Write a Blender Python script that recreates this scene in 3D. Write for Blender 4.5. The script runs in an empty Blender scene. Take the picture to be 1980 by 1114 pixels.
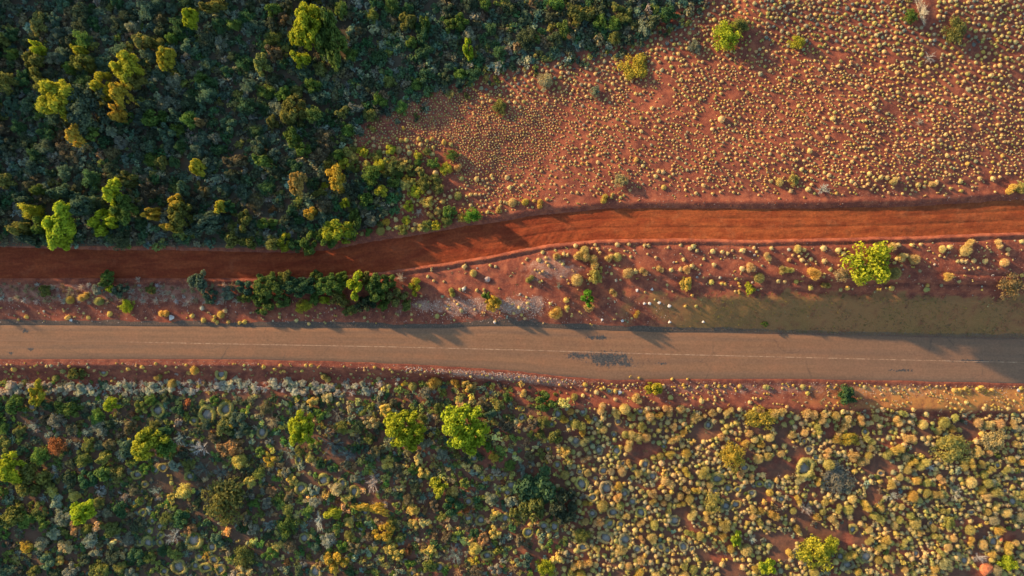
import bpy, math, random
import numpy as np

random.seed(11)
RNG = np.random.default_rng(11)
scene = bpy.context.scene

# ------------------------------------------------------------------ camera, sky, sun, exposure
S = 0.085                     # metres on the ground for one pixel of the photograph
CAM_H = 112.2
SUN_EL = math.radians(11.5)
SUN_TO = (-0.872, 0.489)      # compass direction towards the sun
cam_data = bpy.data.cameras.new("camera")
cam_data.sensor_width = 36.0
cam_data.lens = 36.0 * CAM_H / (1980 * S)
cam_data.clip_start = 1.0
cam_data.clip_end = 6000.0
cam = bpy.data.objects.new("camera", cam_data)
cam.location = (0, 0, CAM_H)
scene.collection.objects.link(cam)
scene.camera = cam

world = bpy.data.worlds.new("World")
scene.world = world
world.use_nodes = True
wn = world.node_tree
wn.nodes.clear()
w_out = wn.nodes.new("ShaderNodeOutputWorld")
w_bg = wn.nodes.new("ShaderNodeBackground")
w_sky = wn.nodes.new("ShaderNodeTexSky")
w_sky.sky_type = 'NISHITA'
w_sky.sun_disc = False
w_sky.sun_elevation = SUN_EL
w_sky.sun_rotation = math.atan2(SUN_TO[0], SUN_TO[1])
w_sky.air_density = 1.0
w_sky.dust_density = 0.6
w_bg.inputs["Strength"].default_value = 0.15
wn.links.new(w_sky.outputs[0], w_bg.inputs[0])
wn.links.new(w_bg.outputs[0], w_out.inputs[0])

sun_data = bpy.data.lights.new("sun", 'SUN')
sun_data.energy = 4.6
sun_data.angle = math.radians(1.4)
sun_data.color = (1.0, 0.63, 0.31)
sun = bpy.data.objects.new("sun", sun_data)
_hx, _hy = SUN_TO
_n = math.hypot(_hx, _hy)
sun_vec = (_hx / _n * math.cos(SUN_EL), _hy / _n * math.cos(SUN_EL), math.sin(SUN_EL))
from mathutils import Vector
sun.rotation_euler = (-Vector(sun_vec)).to_track_quat('-Z', 'Y').to_euler()
sun.location = (-60, 34, 40)
scene.collection.objects.link(sun)

vs = scene.view_settings
vs.view_transform = 'Standard'
vs.look = 'None'
vs.exposure = 1.35
vs.gamma = 1.0
vs.use_curve_mapping = False
scene.cycles.max_bounces = 5
scene.cycles.diffuse_bounces = 3
scene.cycles.transmission_bounces = 3
scene.cycles.transparent_max_bounces = 4

COL = scene.collection

# ------------------------------------------------------------------ small maths
def sstep(a, b, x):
    t = np.clip((np.asarray(x, float) - a) / (b - a), 0, 1)
    return t * t * (3 - 2 * t)

_LAT = np.random.default_rng(5).random((257, 257))
def vnoise(x, y, seed=0):
    x = np.asarray(x, float) + seed * 17.31
    y = np.asarray(y, float) + seed * 9.77
    xi = np.floor(x).astype(int); yi = np.floor(y).astype(int)
    fx = x - xi; fy = y - yi
    fx = fx * fx * (3 - 2 * fx); fy = fy * fy * (3 - 2 * fy)
    a = _LAT[xi % 257, yi % 257]; b = _LAT[(xi + 1) % 257, yi % 257]
    c = _LAT[xi % 257, (yi + 1) % 257]; d = _LAT[(xi + 1) % 257, (yi + 1) % 257]
    return (a * (1 - fx) + b * fx) * (1 - fy) + (c * (1 - fx) + d * fx) * fy - 0.5
def fbm(x, y, seed=0, octv=4):
    s, a = 0, 1.0
    for k in range(octv):
        s = s + a * vnoise(x * 2 ** k, y * 2 ** k, seed + k * 3)
        a *= 0.5
    return s

# ------------------------------------------------------------------ lie of the land (u, v: metres / S from the frame's corner)
def line(pts):
    xs = [p[0] for p in pts]; ys = [p[1] for p in pts]
    return lambda u: np.interp(u, xs, ys)
ROAD_T = line([(0, 627), (250, 629), (500, 631), (750, 634), (860, 633), (930, 629), (1010, 629), (1080, 634), (1250, 640), (1500, 644), (1750, 649), (1980, 654)])
ROAD_B = line([(0, 696), (250, 696), (500, 697), (650, 700), (800, 706), (900, 712), (1000, 719), (1080, 729), (1180, 736), (1300, 735), (1500, 734), (1750, 738), (1980, 743)])
MARK = line([(-2000, 628), (0, 658), (250, 661.5), (500, 666), (750, 670.5), (1000, 676.5), (1250, 684), (1500, 690), (1750, 696), (1980, 701), (4000, 740)])
DIRT_T = line([(0, 474), (200, 480), (400, 482), (560, 486), (650, 478), (720, 464), (800, 452), (900, 434), (960, 426), (1050, 412), (1150, 403), (1250, 401), (1400, 404), (1550, 405), (1700, 403), (1800, 398), (1900, 391), (1980, 388)])
DIRT_B = line([(0, 541), (250, 541), (500, 541), (650, 537), (740, 529), (850, 513), (950, 497), (1000, 487), (1060, 476), (1150, 468), (1300, 466), (1450, 470), (1600, 467), (1750, 464), (1900, 458), (1980, 456)])
BANK = line([(0, 1.0), (62, .40), (80, .36), (88, .25), (98, .22), (104, .10), (112, .07), (160, 0)])   # px north of the road edge -> 1 - height share

def rise(u):
    return 5.0 * sstep(820, 1740, u) + 1.2 * sstep(1960, 2600, u)

def land(u, v, tracks=True):
    """height in metres of the ground at map position u, v"""
    u = np.asarray(u, float); v = np.asarray(v, float)
    rt, rb, dt, db = ROAD_T(u), ROAD_B(u), DIRT_T(u), DIRT_B(u)
    north = rt - v                                            # > 0 north of the sealed road
    z = rise(u) * (1 - np.interp(north, [0, 4, 66, 82, 90, 100, 106, 114, 165], [1, .99, .40, .37, .26, .23, .11, .08, 0]))
    # ground south of the sealed road falls away behind a fill bank
    south = v - rb
    left = 1 - sstep(820, 1250, u)
    z = z - left * 1.25 * sstep(9, 30, south) - (1 - left) * (0.22 * sstep(3, 12, south) + 0.5 * sstep(52, 66, south - 8 * fbm(u / 60, v / 60, 4)))
    # natural unevenness away from the carriageways
    off = sstep(2, 40, np.minimum(np.abs(north), 400)) * (north > 0) + sstep(24, 70, south) * (south > 0)
    offd = np.where(v < (dt + db) / 2, sstep(4, 50, dt - v), sstep(4, 40, v - db))
    k = off * offd
    z = z + k * (0.75 * vnoise(u / 210, v / 150, 1) * sstep(700, 1100, u) + 0.40 * vnoise(u / 80, v / 70, 2))
    z = z + off * (0.16 * vnoise(u / 26, v / 22, 3) + 0.07 * vnoise(u / 9, v / 9, 6)) * (0.35 + 0.65 * offd)
    if tracks:
        wob = 2.2 * vnoise(u / 40, v * 0, 8) + 1.2 * vnoise(u / 9, v * 0 + 3, 9)
        a = v - (dt + wob); b = (db + wob * .8) - v             # > 0 inside the track
        cut = sstep(-5, 4, a) * sstep(-1.5, 3, b)
        right = sstep(700, 1150, u)
        z = z - cut * (0.26 + 0.30 * right)
        z = z + (0.05 + .07 * right) * np.exp(-((a + 9) / 4.0) ** 2)
        z = z + (0.09 + .09 * sstep(600, 900, u)) * (.55 + .9 * (vnoise(u / 22, v * 0, 13) + .5)) * np.exp(-((b + 1.0) / 4.2) ** 2) - 0.18 * np.exp(-((b + 8.5) / 3.0) ** 2)
        # a faint old wheel line above the track and two along the bank below it
        z = z - 0.14 * sstep(1640, 1750, u) * np.exp(-((v - (366 - (u - 1800) * .06)) / 4) ** 2)
        for lip, w_ in ((119, 2.4), (101, 2.2)):
            z = z - .16 * sstep(1560, 1760, u) * np.exp(-((north - lip - 3 * vnoise(u / 70, 0 * v, lip)) / w_) ** 2)
        # shallow table drain on the south side of the fill
        z = z - 0.05 * np.exp(-((south - 4) / 3) ** 2)
    return z

def to_map(X, Y):
    return X / S + 990.0, 557.0 - Y / S
def land_xy(X, Y):
    u, v = to_map(np.asarray(X, float), np.asarray(Y, float))
    return land(u, v)
def at(px, py, lift=0.0):
    """ground point under a spot of the photograph that lies `lift` metres above the ground"""
    px = np.asarray(px, float); py = np.asarray(py, float)
    z = np.zeros(np.broadcast(px, py).shape)
    for _ in range(8):
        k = (CAM_H - (z + lift)) / CAM_H
        X = (px - 990) * S * k; Y = (557 - py) * S * k
        z = land_xy(X, Y)
    return X, Y, z

# ------------------------------------------------------------------ mesh and material helpers
def mesh_np(name, V, F, attrs=None, smooth=False):
    """V (n,3); F list of face arrays, each (m,k); attrs {name: (n,) or (n,3)} per vertex"""
    if not isinstance(F, list):
        F = [F]
    F = [f for f in F if len(f)]
    me = bpy.data.meshes.new(name)
    V = np.ascontiguousarray(V, dtype=np.float32)
    me.vertices.add(len(V))
    me.vertices.foreach_set("co", V.ravel())
    loops = np.concatenate([f.ravel() for f in F]).astype(np.int32)
    tot = np.concatenate([np.full(len(f), f.shape[1], np.int32) for f in F])
    start = np.concatenate([[0], np.cumsum(tot)[:-1]]).astype(np.int32)
    me.loops.add(len(loops))
    me.loops.foreach_set("vertex_index", loops)
    me.polygons.add(len(tot))
    me.polygons.foreach_set("loop_start", start)
    me.polygons.foreach_set("loop_total", tot)
    if smooth:
        me.polygons.foreach_set("use_smooth", np.ones(len(tot), bool))
    me.update(calc_edges=True)
    for k, a in (attrs or {}).items():
        a = np.asarray(a, np.float32)
        if a.ndim == 1:
            at_ = me.attributes.new(k, 'FLOAT', 'POINT'); at_.data.foreach_set("value", a)
        else:
            at_ = me.attributes.new(k, 'FLOAT_COLOR', 'POINT')
            at_.data.foreach_set("color", np.concatenate([a, np.ones((len(a), 1), np.float32)], 1).ravel())
    return me

def link(name, data, parent=None, **props):
    o = bpy.data.objects.new(name, data)
    COL.objects.link(o)
    if parent is not None:
        o.parent = parent
    for k, p in props.items():
        o[k] = p
    return o

class NT:
    def __init__(self, name):
        self.m = bpy.data.materials.new(name)
        self.m.use_nodes = True
        self.t = self.m.node_tree
        self.t.nodes.clear()
        self.out = self.t.nodes.new("ShaderNodeOutputMaterial")
    def n(self, typ, **kw):
        nd = self.t.nodes.new("ShaderNode" + typ)
        ins = kw.pop("ins", {})
        for k, v in kw.items():
            setattr(nd, k, v)
        for k, v in ins.items():
            if hasattr(v, "bl_idname") and v.bl_idname.startswith("NodeSocket"):
                self.t.links.new(v, nd.inputs[k])
            elif hasattr(v, "is_output"):
                self.t.links.new(v, nd.inputs[k])
            else:
                nd.inputs[k].default_value = v
        return nd
    def attr(self, name, typ='GEOMETRY'):
        return self.n("Attribute", attribute_name=name, attribute_type=typ)
    def math(self, op, a, b=None, clamp=False):
        ins = {0: a}
        if b is not None:
            ins[1] = b
        return self.n("Math", operation=op, use_clamp=clamp, ins=ins).outputs[0]
    def mix(self, f, a, b, mode='MIX'):
        nd = self.t.nodes.new("ShaderNodeMix")
        nd.data_type = 'RGBA'; nd.blend_type = mode
        for i, v in ((0, f), (6, a), (7, b)):
            if hasattr(v, "is_output"):
                self.t.links.new(v, nd.inputs[i])
            else:
                nd.inputs[i].default_value = v if i == 0 or len(v) == 4 else (*v, 1)
        return nd.outputs[2]
    def noise(self, scale, detail=4, rough=.55, vec=None, dist=0.0):
        ins = {"Scale": scale, "Detail": detail, "Roughness": rough, "Distortion": dist}
        if vec is not None:
            ins["Vector"] = vec
        return self.n("TexNoise", ins=ins).outputs[0]
    def ramp(self, f, a, b):
        nd = self.n("MapRange", interpolation_type='SMOOTHSTEP', ins={0: f, 1: a, 2: b})
        return nd.outputs[0]
    def principled(self, col, rough=.9, normal=None, spec=.2):
        p = self.n("BsdfPrincipled", ins={"Base Color": col, "Roughness": rough, "Specular IOR Level": spec})
        if normal is not None:
            self.t.links.new(normal, p.inputs["Normal"])
        self.t.links.new(p.outputs[0], self.out.inputs[0])
        return self.m
    def bump(self, h, strength, dist):
        return self.n("Bump", ins={"Strength": strength, "Distance": dist, "Height": h}).outputs[0]

def leaf_material(name, source, trans=0.36, yellow=(1.45, 1.25, .75), dark=(.62, .68, .7)):
    """thin leaves or blades; the plant's own colour comes from the object ('object') or from the vertex colour ('tint')"""
    t = NT(name)
    if source == 'object':
        base = t.n("ObjectInfo").outputs["Color"]
    else:
        base = t.attr("tint").outputs["Color"]
    var = t.attr("var").outputs["Fac"]
    lo = t.mix(1.0, base, dark, 'MULTIPLY')
    hi = t.mix(1.0, base, yellow, 'MULTIPLY')
    col = t.mix(var, lo, hi)
    d = t.n("BsdfDiffuse", ins={"Color": col})
    tr = t.n("BsdfTranslucent", ins={"Color": col})
    mx = t.n("MixShader", ins={0: trans, 1: d.outputs[0], 2: tr.outputs[0]})
    t.t.links.new(mx.outputs[0], t.out.inputs[0])
    return t.m

M_LEAF = leaf_material("leaf", 'object')
M_LEAF_ST = leaf_material("leaf_stuff", 'tint')
M_BLADE = leaf_material("spinifex_blade", 'object', .45, (1.18, 1.14, 1.0), (.82, .84, .82))
M_BLADE_ST = leaf_material("spinifex_blade_stuff", 'tint', .40, (1.18, 1.14, 1.0), (.82, .84, .82))

def bark_material():
    t = NT("bark")
    f = t.noise(9, 4)
    return t.principled(t.mix(f, (.10, .075, .055), (.26, .21, .17)), .9)
M_BARK = bark_material()
def ash_material():
    t = NT("dead_centre")
    f = t.noise(14, 4, vec=t.n("NewGeometry").outputs["Position"])
    return t.principled(t.mix(f, (.16, .15, .125), (.34, .32, .27)), .95)
M_ASH = ash_material()

# ------------------------------------------------------------------ the ground sheet
def axis(lo, hi, step, far):
    core = np.arange(lo, hi + step / 2, step)
    outs, d, x = [], step, hi
    while x < far:
        d *= 1.28; x += d; outs.append(x)
    outs = np.array(outs)
    return np.concatenate([lo - (outs - hi)[::-1], core, outs])
gx = axis(-92, 92, .27, 2200)
gy = axis(-54, 54, .25, 2200)
GX, GY = np.meshgrid(gx, gy)
GU, GV = to_map(GX, GY)
GZ = land(GU, GV)
# the sheet dips under the two carriageways, which are sheets of their own
in_dirt = sstep(1.5, 5, GV - DIRT_T(GU) - 2) * sstep(2, 5, DIRT_B(GU) - GV)
in_road = sstep(1.0, 4, GV - ROAD_T(GU)) * sstep(1.0, 4, ROAD_B(GU) - GV)
GZd = GZ - .14 * in_dirt - .16 * in_road
nx, ny = len(gx), len(gy)
idx = np.arange(nx * ny).reshape(ny, nx)
GF = np.stack([idx[:-1, :-1], idx[:-1, 1:], idx[1:, 1:], idx[1:, :-1]], -1).reshape(-1, 4)

def blob(u, v, cu, cv, ru, rv, soft=.5):
    d = np.sqrt(((u - cu) / ru) ** 2 + ((v - cv) / rv) ** 2) + .75 * fbm(u / 28, v / 22, 12) + .5 * fbm(u / 8, v / 7, 14)
    return 1 - sstep(1 - soft, 1 + soft * .6, d)

FOREST = np.array([(-900, -900), (1420, -900), (1365, 0), (1270, 50), (1180, 92), (1060, 118), (930, 146), (840, 176), (770, 212), (690, 245), (655, 300), (640, 330), (720, 330), (780, 350), (770, 400), (715, 440), (640, 468), (500, 478), (-900, 474)])
def in_poly(u, v, P):
    u = np.asarray(u, float); v = np.asarray(v, float)
    c = np.zeros(np.broadcast(u, v).shape, bool)
    n = len(P)
    for i in range(n):
        x1, y1 = P[i]; x2, y2 = P[(i + 1) % n]
        if y1 == y2:
            continue
        k = ((y1 > v) != (y2 > v)) & (u < (x2 - x1) * (v - y1) / (y2 - y1) + x1)
        c ^= k
    return c

nz = fbm(GU / 34, GV / 30, 21)
verge = sstep(1170, 1340, GU + 110 * nz) * sstep(-6, 3, ROAD_T(GU) - GV) * sstep(-9, 9, 78 + 18 * nz + 12 * fbm(GU / 9, GV / 9, 33) - (ROAD_T(GU) - GV) + (GU - 1700) * .02)
verge = verge * (0.75 + .5 * fbm(GU / 12, GV / 12, 31))
pale = np.maximum.reduce([
    blob(GU, GV, 1010, 592, 52, 20), .8 * blob(GU, GV, 890, 592, 110, 20), .7 * blob(GU, GV, 1060, 520, 60, 22),
    .75 * sstep(760, 900, GU) * (1 - sstep(1060, 1150, GU)) * sstep(2, 6, GV - ROAD_B(GU)) * (1 - sstep(14, 24, GV - ROAD_B(GU) + 8 * nz)),
    .5 * sstep(1180, 1300, GU) * sstep(4, 9, GV - ROAD_B(GU)) * (1 - sstep(18, 40, GV - ROAD_B(GU) + 14 * nz)) * (1 - sstep(1780, 1900, GU)),
    .55 * (1 - sstep(420, 520, GU)) * sstep(545, 552, GV) * (1 - sstep(580, 592, GV + 8 * nz)),
])
ochre = sstep(1500, 1760, GU + 120 * nz) * sstep(6, 14, GV - ROAD_B(GU)) * (1 - sstep(44, 58, GV - ROAD_B(GU) + 8 * nz))
grey = np.maximum(
    (1 - sstep(6, 11, ROAD_T(GU) - GV + 5 * nz)) * sstep(-10, -2, ROAD_T(GU) - GV) * (1 - .4 * sstep(1300, 1500, GU)),
    .7 * blob(GU, GV, 985, 620, 80, 10))
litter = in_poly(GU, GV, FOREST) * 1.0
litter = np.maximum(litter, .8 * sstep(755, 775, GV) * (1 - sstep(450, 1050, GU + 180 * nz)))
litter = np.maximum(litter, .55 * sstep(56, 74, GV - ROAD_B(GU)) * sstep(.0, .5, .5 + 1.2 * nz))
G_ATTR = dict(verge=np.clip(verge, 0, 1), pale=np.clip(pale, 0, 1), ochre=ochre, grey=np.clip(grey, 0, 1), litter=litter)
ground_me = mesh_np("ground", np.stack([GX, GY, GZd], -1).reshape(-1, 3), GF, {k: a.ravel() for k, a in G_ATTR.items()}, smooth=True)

def ground_material():
    t = NT("red_earth")
    pos = t.n("NewGeometry").outputs["Position"]
    n1 = t.noise(.09, 5, .6, pos)
    n2 = t.noise(.8, 5, .65, pos)
    n3 = t.noise(6.0, 4, .7, pos)
    c = t.mix(t.ramp(n1, .35, .68), (.205, .053, .030), (.275, .083, .045))
    c = t.mix(t.ramp(n2, .42, .72), c, (.305, .096, .048))
    c = t.mix(t.ramp(n2, .60, .34), c, (.145, .042, .028))
    c = t.mix(t.math('MULTIPLY', t.ramp(n3, .52, .70), .55), c, (.42, .20, .115))
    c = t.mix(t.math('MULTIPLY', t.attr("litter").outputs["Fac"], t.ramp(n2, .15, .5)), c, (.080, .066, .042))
    oc = t.attr("ochre").outputs["Fac"]
    c = t.mix(t.math('MULTIPLY', oc, t.ramp(n2, .2, .6)), c, (.50, .215, .055))
    vg = t.attr("verge").outputs["Fac"]
    grass = t.mix(t.ramp(n1, .4, .62), (.250, .122, .046), (.205, .116, .038))
    grass = t.mix(t.ramp(n3, .45, .7), grass, (.25, .150, .060))
    c = t.mix(t.math('MULTIPLY', t.ramp(t.math('ADD', vg, t.math('ADD', t.math('MULTIPLY', t.math('SUBTRACT', n3, .5), .9), t.math('MULTIPLY', t.math('SUBTRACT', n2, .5), .8))), .1, .75), .9), c, grass)
    pl = t.attr("pale").outputs["Fac"]
    gravel = t.mix(t.ramp(t.noise(9.0, 3, .6, pos), .4, .66), (.24, .115, .075), (.48, .36, .27))
    c = t.mix(t.math('MULTIPLY', t.ramp(t.math('ADD', pl, t.math('ADD', t.math('SUBTRACT', n3, .5), t.math('SUBTRACT', n2, .5))), .3, .95), .8), c, gravel)
    gy_ = t.attr("grey").outputs["Fac"]
    grey_c = t.mix(t.ramp(n3, .35, .7), (.062, .046, .034), (.16, .115, .082))
    c = t.mix(t.ramp(t.math('ADD', gy_, t.math('MULTIPLY', t.math('SUBTRACT', n3, .5), .8)), .35, .75), c, grey_c)
    h = t.math('ADD', t.math('MULTIPLY', n2, .6), t.math('MULTIPLY', n3, .35))
    return t.principled(c, .95, t.bump(h, .5, .16))
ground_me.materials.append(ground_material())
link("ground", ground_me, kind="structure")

# ------------------------------------------------------------------ the two carriageways
def strip(name, top, bot, u0, u1, du, nv, lift, edge_wob, drop, seed):
    us = np.arange(u0, u1 + du, du)
    ts = np.linspace(0, 1, nv)
    U = np.repeat(us[None, :], nv, 0)
    w1 = edge_wob * (vnoise(us / 13, us * 0, seed) * 1.3 + vnoise(us / 45, us * 0 + 5, seed) * 1.5)
    w2 = edge_wob * (vnoise(us / 13, us * 0 + 9, seed) * 1.3 + vnoise(us / 45, us * 0 + 14, seed) * 1.5)
    a = top(us) + w1; b = bot(us) + w2
    V = a[None, :] + (b - a)[None, :] * ts[:, None]
    X = (U - 990) * S; Y = (557 - V) * S
    Z = lift(U, V)
    Z[0] -= drop; Z[-1] -= drop
    ii = np.arange(U.size).reshape(U.shape)
    F = np.stack([ii[1:, :-1], ii[1:, 1:], ii[:-1, 1:], ii[:-1, :-1]], -1).reshape(-1, 4)
    T = np.repeat(ts[:, None], len(us), 1)
    return mesh_np(name, np.stack([X, Y, Z], -1).reshape(-1, 3), F, {"along": (U * S).ravel(), "across": T.ravel()}, smooth=True)

def dirt_lift(U, V):
    dt, db = DIRT_T(U), DIRT_B(U)
    t = np.clip((V - dt) / (db - dt), 0, 1)
    mid = (dt + db) / 2
    base = land(U, mid * 0 + np.clip(V, dt + 9, db - 6))
    ruts = -.06 * (np.exp(-((t - .34 - .03 * vnoise(U / 90, 0 * V, 40)) / .035) ** 2) + np.exp(-((t - .61 - .03 * vnoise(U / 90, 0 * V, 40)) / .035) ** 2)) * (1 + 1.6 * vnoise(U / 60, V / 12, 41))
    scrape = .09 * sstep(880, 960, U) * (1 - sstep(1080, 1180, U)) * sstep(.45, .75, t) * vnoise((U + V * .75) / 5.5, (V - U * .4) / 40, 44)
    rough = .10 * vnoise(U / 30, V / 9, 42) + .05 * vnoise(U / 8, V / 5, 43)
    spoil = .05 * sstep(.62, .95, t) * vnoise(U / 5, V / 4, 46) * sstep(600, 900, U)
    return base + ruts + scrape + rough * .6 + spoil

dirt_me = strip("dirt_track", lambda u: DIRT_T(u) - 3, lambda u: DIRT_B(u) + 1, -2000, 4000, 3.0, 40, dirt_lift, 2.0, .0, 51)
def dirt_material():
    t = NT("graded_red_dirt")
    pos = t.n("NewGeometry").outputs["Position"]
    al = t.attr("along").outputs["Fac"]; ac = t.attr("across").outputs["Fac"]
    vec = t.n("CombineXYZ", ins={0: t.math('MULTIPLY', al, .22), 1: t.math('MULTIPLY', ac, 5.0), 2: 0.0}).outputs[0]
    st = t.noise(1.0, 5, .6, vec, .6)
    n2 = t.noise(.55, 5, .65, pos)
    n3 = t.noise(7.0, 3, .7, pos)
    c = t.mix(t.ramp(st, .32, .7), (.205, .044, .014), (.305, .082, .024))
    fine = t.noise(1.0, 5, .7, t.n("CombineXYZ", ins={0: t.math('MULTIPLY', al, .35), 1: t.math('MULTIPLY', ac, 26.0), 2: 4.0}).outputs[0], .7)
    c = t.mix(t.math('MULTIPLY', t.ramp(fine, .45, .25), .55), c, (.135, .032, .013))
    c = t.mix(t.math('MULTIPLY', t.ramp(fine, .55, .78), .45), c, (.34, .115, .042))
    c = t.mix(t.math('MULTIPLY', t.ramp(n2, .52, .75), .7), c, (.30, .100, .038))
    c = t.mix(t.math('MULTIPLY', t.ramp(n3, .6, .72), .35), c, (.34, .15, .08))
    gr = t.noise(2.6, 5, .75, pos)
    c = t.mix(1.0, c, t.mix(t.ramp(gr, .25, .75), (.72, .72, .72), (1.26, 1.26, 1.26)), 'MULTIPLY')
    red = t.ramp(t.math('ADD', al, t.math('MULTIPLY', t.math('SUBTRACT', n2, .5), 16.0)), 114.0, 84.0)
    c = t.mix(t.math('MULTIPLY', red, .8), c, t.mix(1.0, c, (.80, .60, .66), 'MULTIPLY'))
    h = t.math('ADD', t.math('MULTIPLY', fine, .7), t.math('ADD', t.math('MULTIPLY', n3, .4), t.math('MULTIPLY', gr, .8)))
    return t.principled(c, .95, t.bump(h, .65, .16))
dirt_me.materials.append(dirt_material())
link("dirt_track", dirt_me, kind="structure")

def road_lift(U, V):
    t = (V - ROAD_T(U)) / (ROAD_B(U) - ROAD_T(U))
    return .05 + .05 * (1 - (2 * t - 1) ** 2) + .012 * vnoise(U / 30, V / 8, 61)
road_me = strip("sealed_road", ROAD_T, ROAD_B, -2000, 4000, 4.0, 14, road_lift, .9, .12, 71)
def road_material():
    t = NT("dusty_seal")
    pos = t.n("NewGeometry").outputs["Position"]
    al = t.attr("along").outputs["Fac"]; ac = t.attr("across").outputs["Fac"]
    vec = t.n("CombineXYZ", ins={0: t.math('MULTIPLY', al, .05), 1: t.math('MULTIPLY', ac, 11.0), 2: 3.0}).outputs[0]
    st = t.noise(1.0, 5, .6, vec, .5)
    n2 = t.noise(.22, 5, .65, pos)
    n3 = t.noise(14.0, 2, .7, pos)
    c = t.mix(t.ramp(st, .3, .7), (.212, .112, .058), (.275, .144, .072))
    c = t.mix(t.math('MULTIPLY', t.ramp(n2, .42, .72), .6), c, (.300, .138, .066))
    # soft shade over the eastern end put into the colour, darker and greyer
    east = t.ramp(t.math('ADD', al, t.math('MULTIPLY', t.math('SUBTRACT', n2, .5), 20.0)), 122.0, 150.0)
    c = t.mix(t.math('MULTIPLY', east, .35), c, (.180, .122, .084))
    c = t.mix(t.math('MULTIPLY', n3, .30), c, (.14, .085, .052))
    # wheel paths: four slightly polished bands, patchy along the road
    wave = t.math('ABSOLUTE', t.math('SINE', t.math('MULTIPLY', ac, 12.566)))
    wp = t.math('MULTIPLY', t.ramp(wave, .45, 1.0), t.ramp(t.noise(1.0, 4, .6, t.n("CombineXYZ", ins={0: t.math('MULTIPLY', al, .035), 1: t.math('MULTIPLY', ac, 4.0), 2: 9.0}).outputs[0]), .35, .7))
    c = t.mix(t.math('MULTIPLY', wp, .55), c, (.160, .100, .064))
    fine = t.noise(1.0, 4, .7, t.n("CombineXYZ", ins={0: t.math('MULTIPLY', al, .5), 1: t.math('MULTIPLY', ac, 30.0), 2: 5.0}).outputs[0], .8)
    c = t.mix(t.math('MULTIPLY', t.ramp(fine, .55, .75), .35), c, (.35, .19, .105))
    c = t.mix(t.math('MULTIPLY', t.ramp(fine, .42, .25), .40), c, (.125, .085, .062))
    # worn edges: broken grey seal
    ed = t.math('ABSOLUTE', t.math('SUBTRACT', ac, .5))
    edf = t.ramp(t.math('ADD', ed, t.math('MULTIPLY', t.math('SUBTRACT', st, .5), .16)), .44, .50)
    c = t.mix(t.math('MULTIPLY', edf, .75), c, (.135, .090, .062))
    # a patch where the dust and stone have stripped and black binder shows
    sep = t.n("SeparateXYZ", ins={0: pos})
    X, Y = sep.outputs[0], sep.outputs[1]
    def spot(cu, cv, ru, rv):
        dx = t.math('MULTIPLY', t.math('SUBTRACT', X, (cu - 990) * S), 1 / (ru * S))
        dy = t.math('MULTIPLY', t.math('SUBTRACT', Y, (557 - cv) * S), 1 / (rv * S))
        return t.math('SQRT', t.math('ADD', t.math('MULTIPLY', dx, dx), t.math('MULTIPLY', dy, dy)))
    pn = t.math('ADD', t.noise(1.9, 5, .8, pos, .5), t.math('MULTIPLY', t.noise(.5, 2, .5, pos), .3))
    for cu, cv, ru, rv, th in ((1172, 694, 58, 17, .84), (1118, 688, 32, 9, .80), (1205, 703, 44, 8, .74), (1155, 653, 40, 8, .60), (1880, 698, 70, 5, .62), (1745, 716, 40, 5, .58), (1280, 703, 16, 5, .6), (50, 640, 12, 6, .7), (60, 675, 9, 5, .7), (22, 683, 8, 5, .7)):
        d = t.math('ADD', spot(cu, cv, ru, rv), t.math('MULTIPLY', t.math('SUBTRACT', pn, .62), 3.4))
        c = t.mix(t.ramp(d, th, th - .22), c, t.mix(t.ramp(t.noise(4.0, 3, .7, pos), .35, .65), (.034, .040, .043), (.085, .080, .070)))
    gr = t.noise(3.2, 4, .75, pos)
    c = t.mix(1.0, c, t.mix(t.ramp(gr, .25, .75), (.80, .80, .80), (1.18, 1.18, 1.18)), 'MULTIPLY')
    # fine transverse and wandering cracks
    cr = t.n("TexVoronoi", feature='DISTANCE_TO_EDGE', ins={"Vector": t.n("CombineXYZ", ins={0: t.math('ADD', t.math('MULTIPLY', al, .11), t.math('MULTIPLY', gr, .08)), 1: t.math('ADD', t.math('MULTIPLY', ac, 1.6), t.math('MULTIPLY', n2, .9)), 2: 0.0}).outputs[0], "Scale": 1.0}).outputs["Distance"]
    crf = t.math('MULTIPLY', t.ramp(cr, .012, .004), t.ramp(t.noise(.12, 3, .6, pos), .50, .62))
    c = t.mix(t.math('MULTIPLY', crf, .6), c, (.085, .058, .042))
    h = t.math('ADD', t.math('MULTIPLY', n3, .5), t.math('MULTIPLY', st, .2))
    return t.principled(c, .88, t.bump(h, .25, .03), .3)
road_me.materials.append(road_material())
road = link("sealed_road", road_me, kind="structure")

def centre_line():
    us = np.arange(-2000, 4000, 6.0)
    c = MARK(us)
    hw = .065 / S * (1 + .2 * vnoise(us / 20, us * 0, 77))
    V = np.stack([c - hw, c + hw]); U = np.stack([us, us])
    Z = road_lift(U, V) + .006
    # follow the noise-wobbled road sheet from just above
    P = np.stack([(U - 990) * S, (557 - V) * S, Z + .006], -1).reshape(-1, 3)
    n = len(us)
    a = np.arange(n - 1)
    F = np.stack([a + n, a + n + 1, a + 1, a], -1)
    return mesh_np("centre_line", P, F)
cl_me = centre_line()
def paint_material():
    t = NT("worn_road_paint")
    pos = t.n("NewGeometry").outputs["Position"]
    X = t.n("SeparateXYZ", ins={0: pos}).outputs[0]
    n = t.noise(1.6, 4, .7, pos)
    west = t.math('MULTIPLY', t.ramp(X, -50.0, -82.0), .28)
    f = t.ramp(t.math('SUBTRACT', n, west), .36, .66)
    return t.principled(t.mix(f, (.25, .14, .08), (.46, .30, .18)), .8)
cl_me.materials.append(paint_material())
link("centre_line", cl_me, parent=road)

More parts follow.
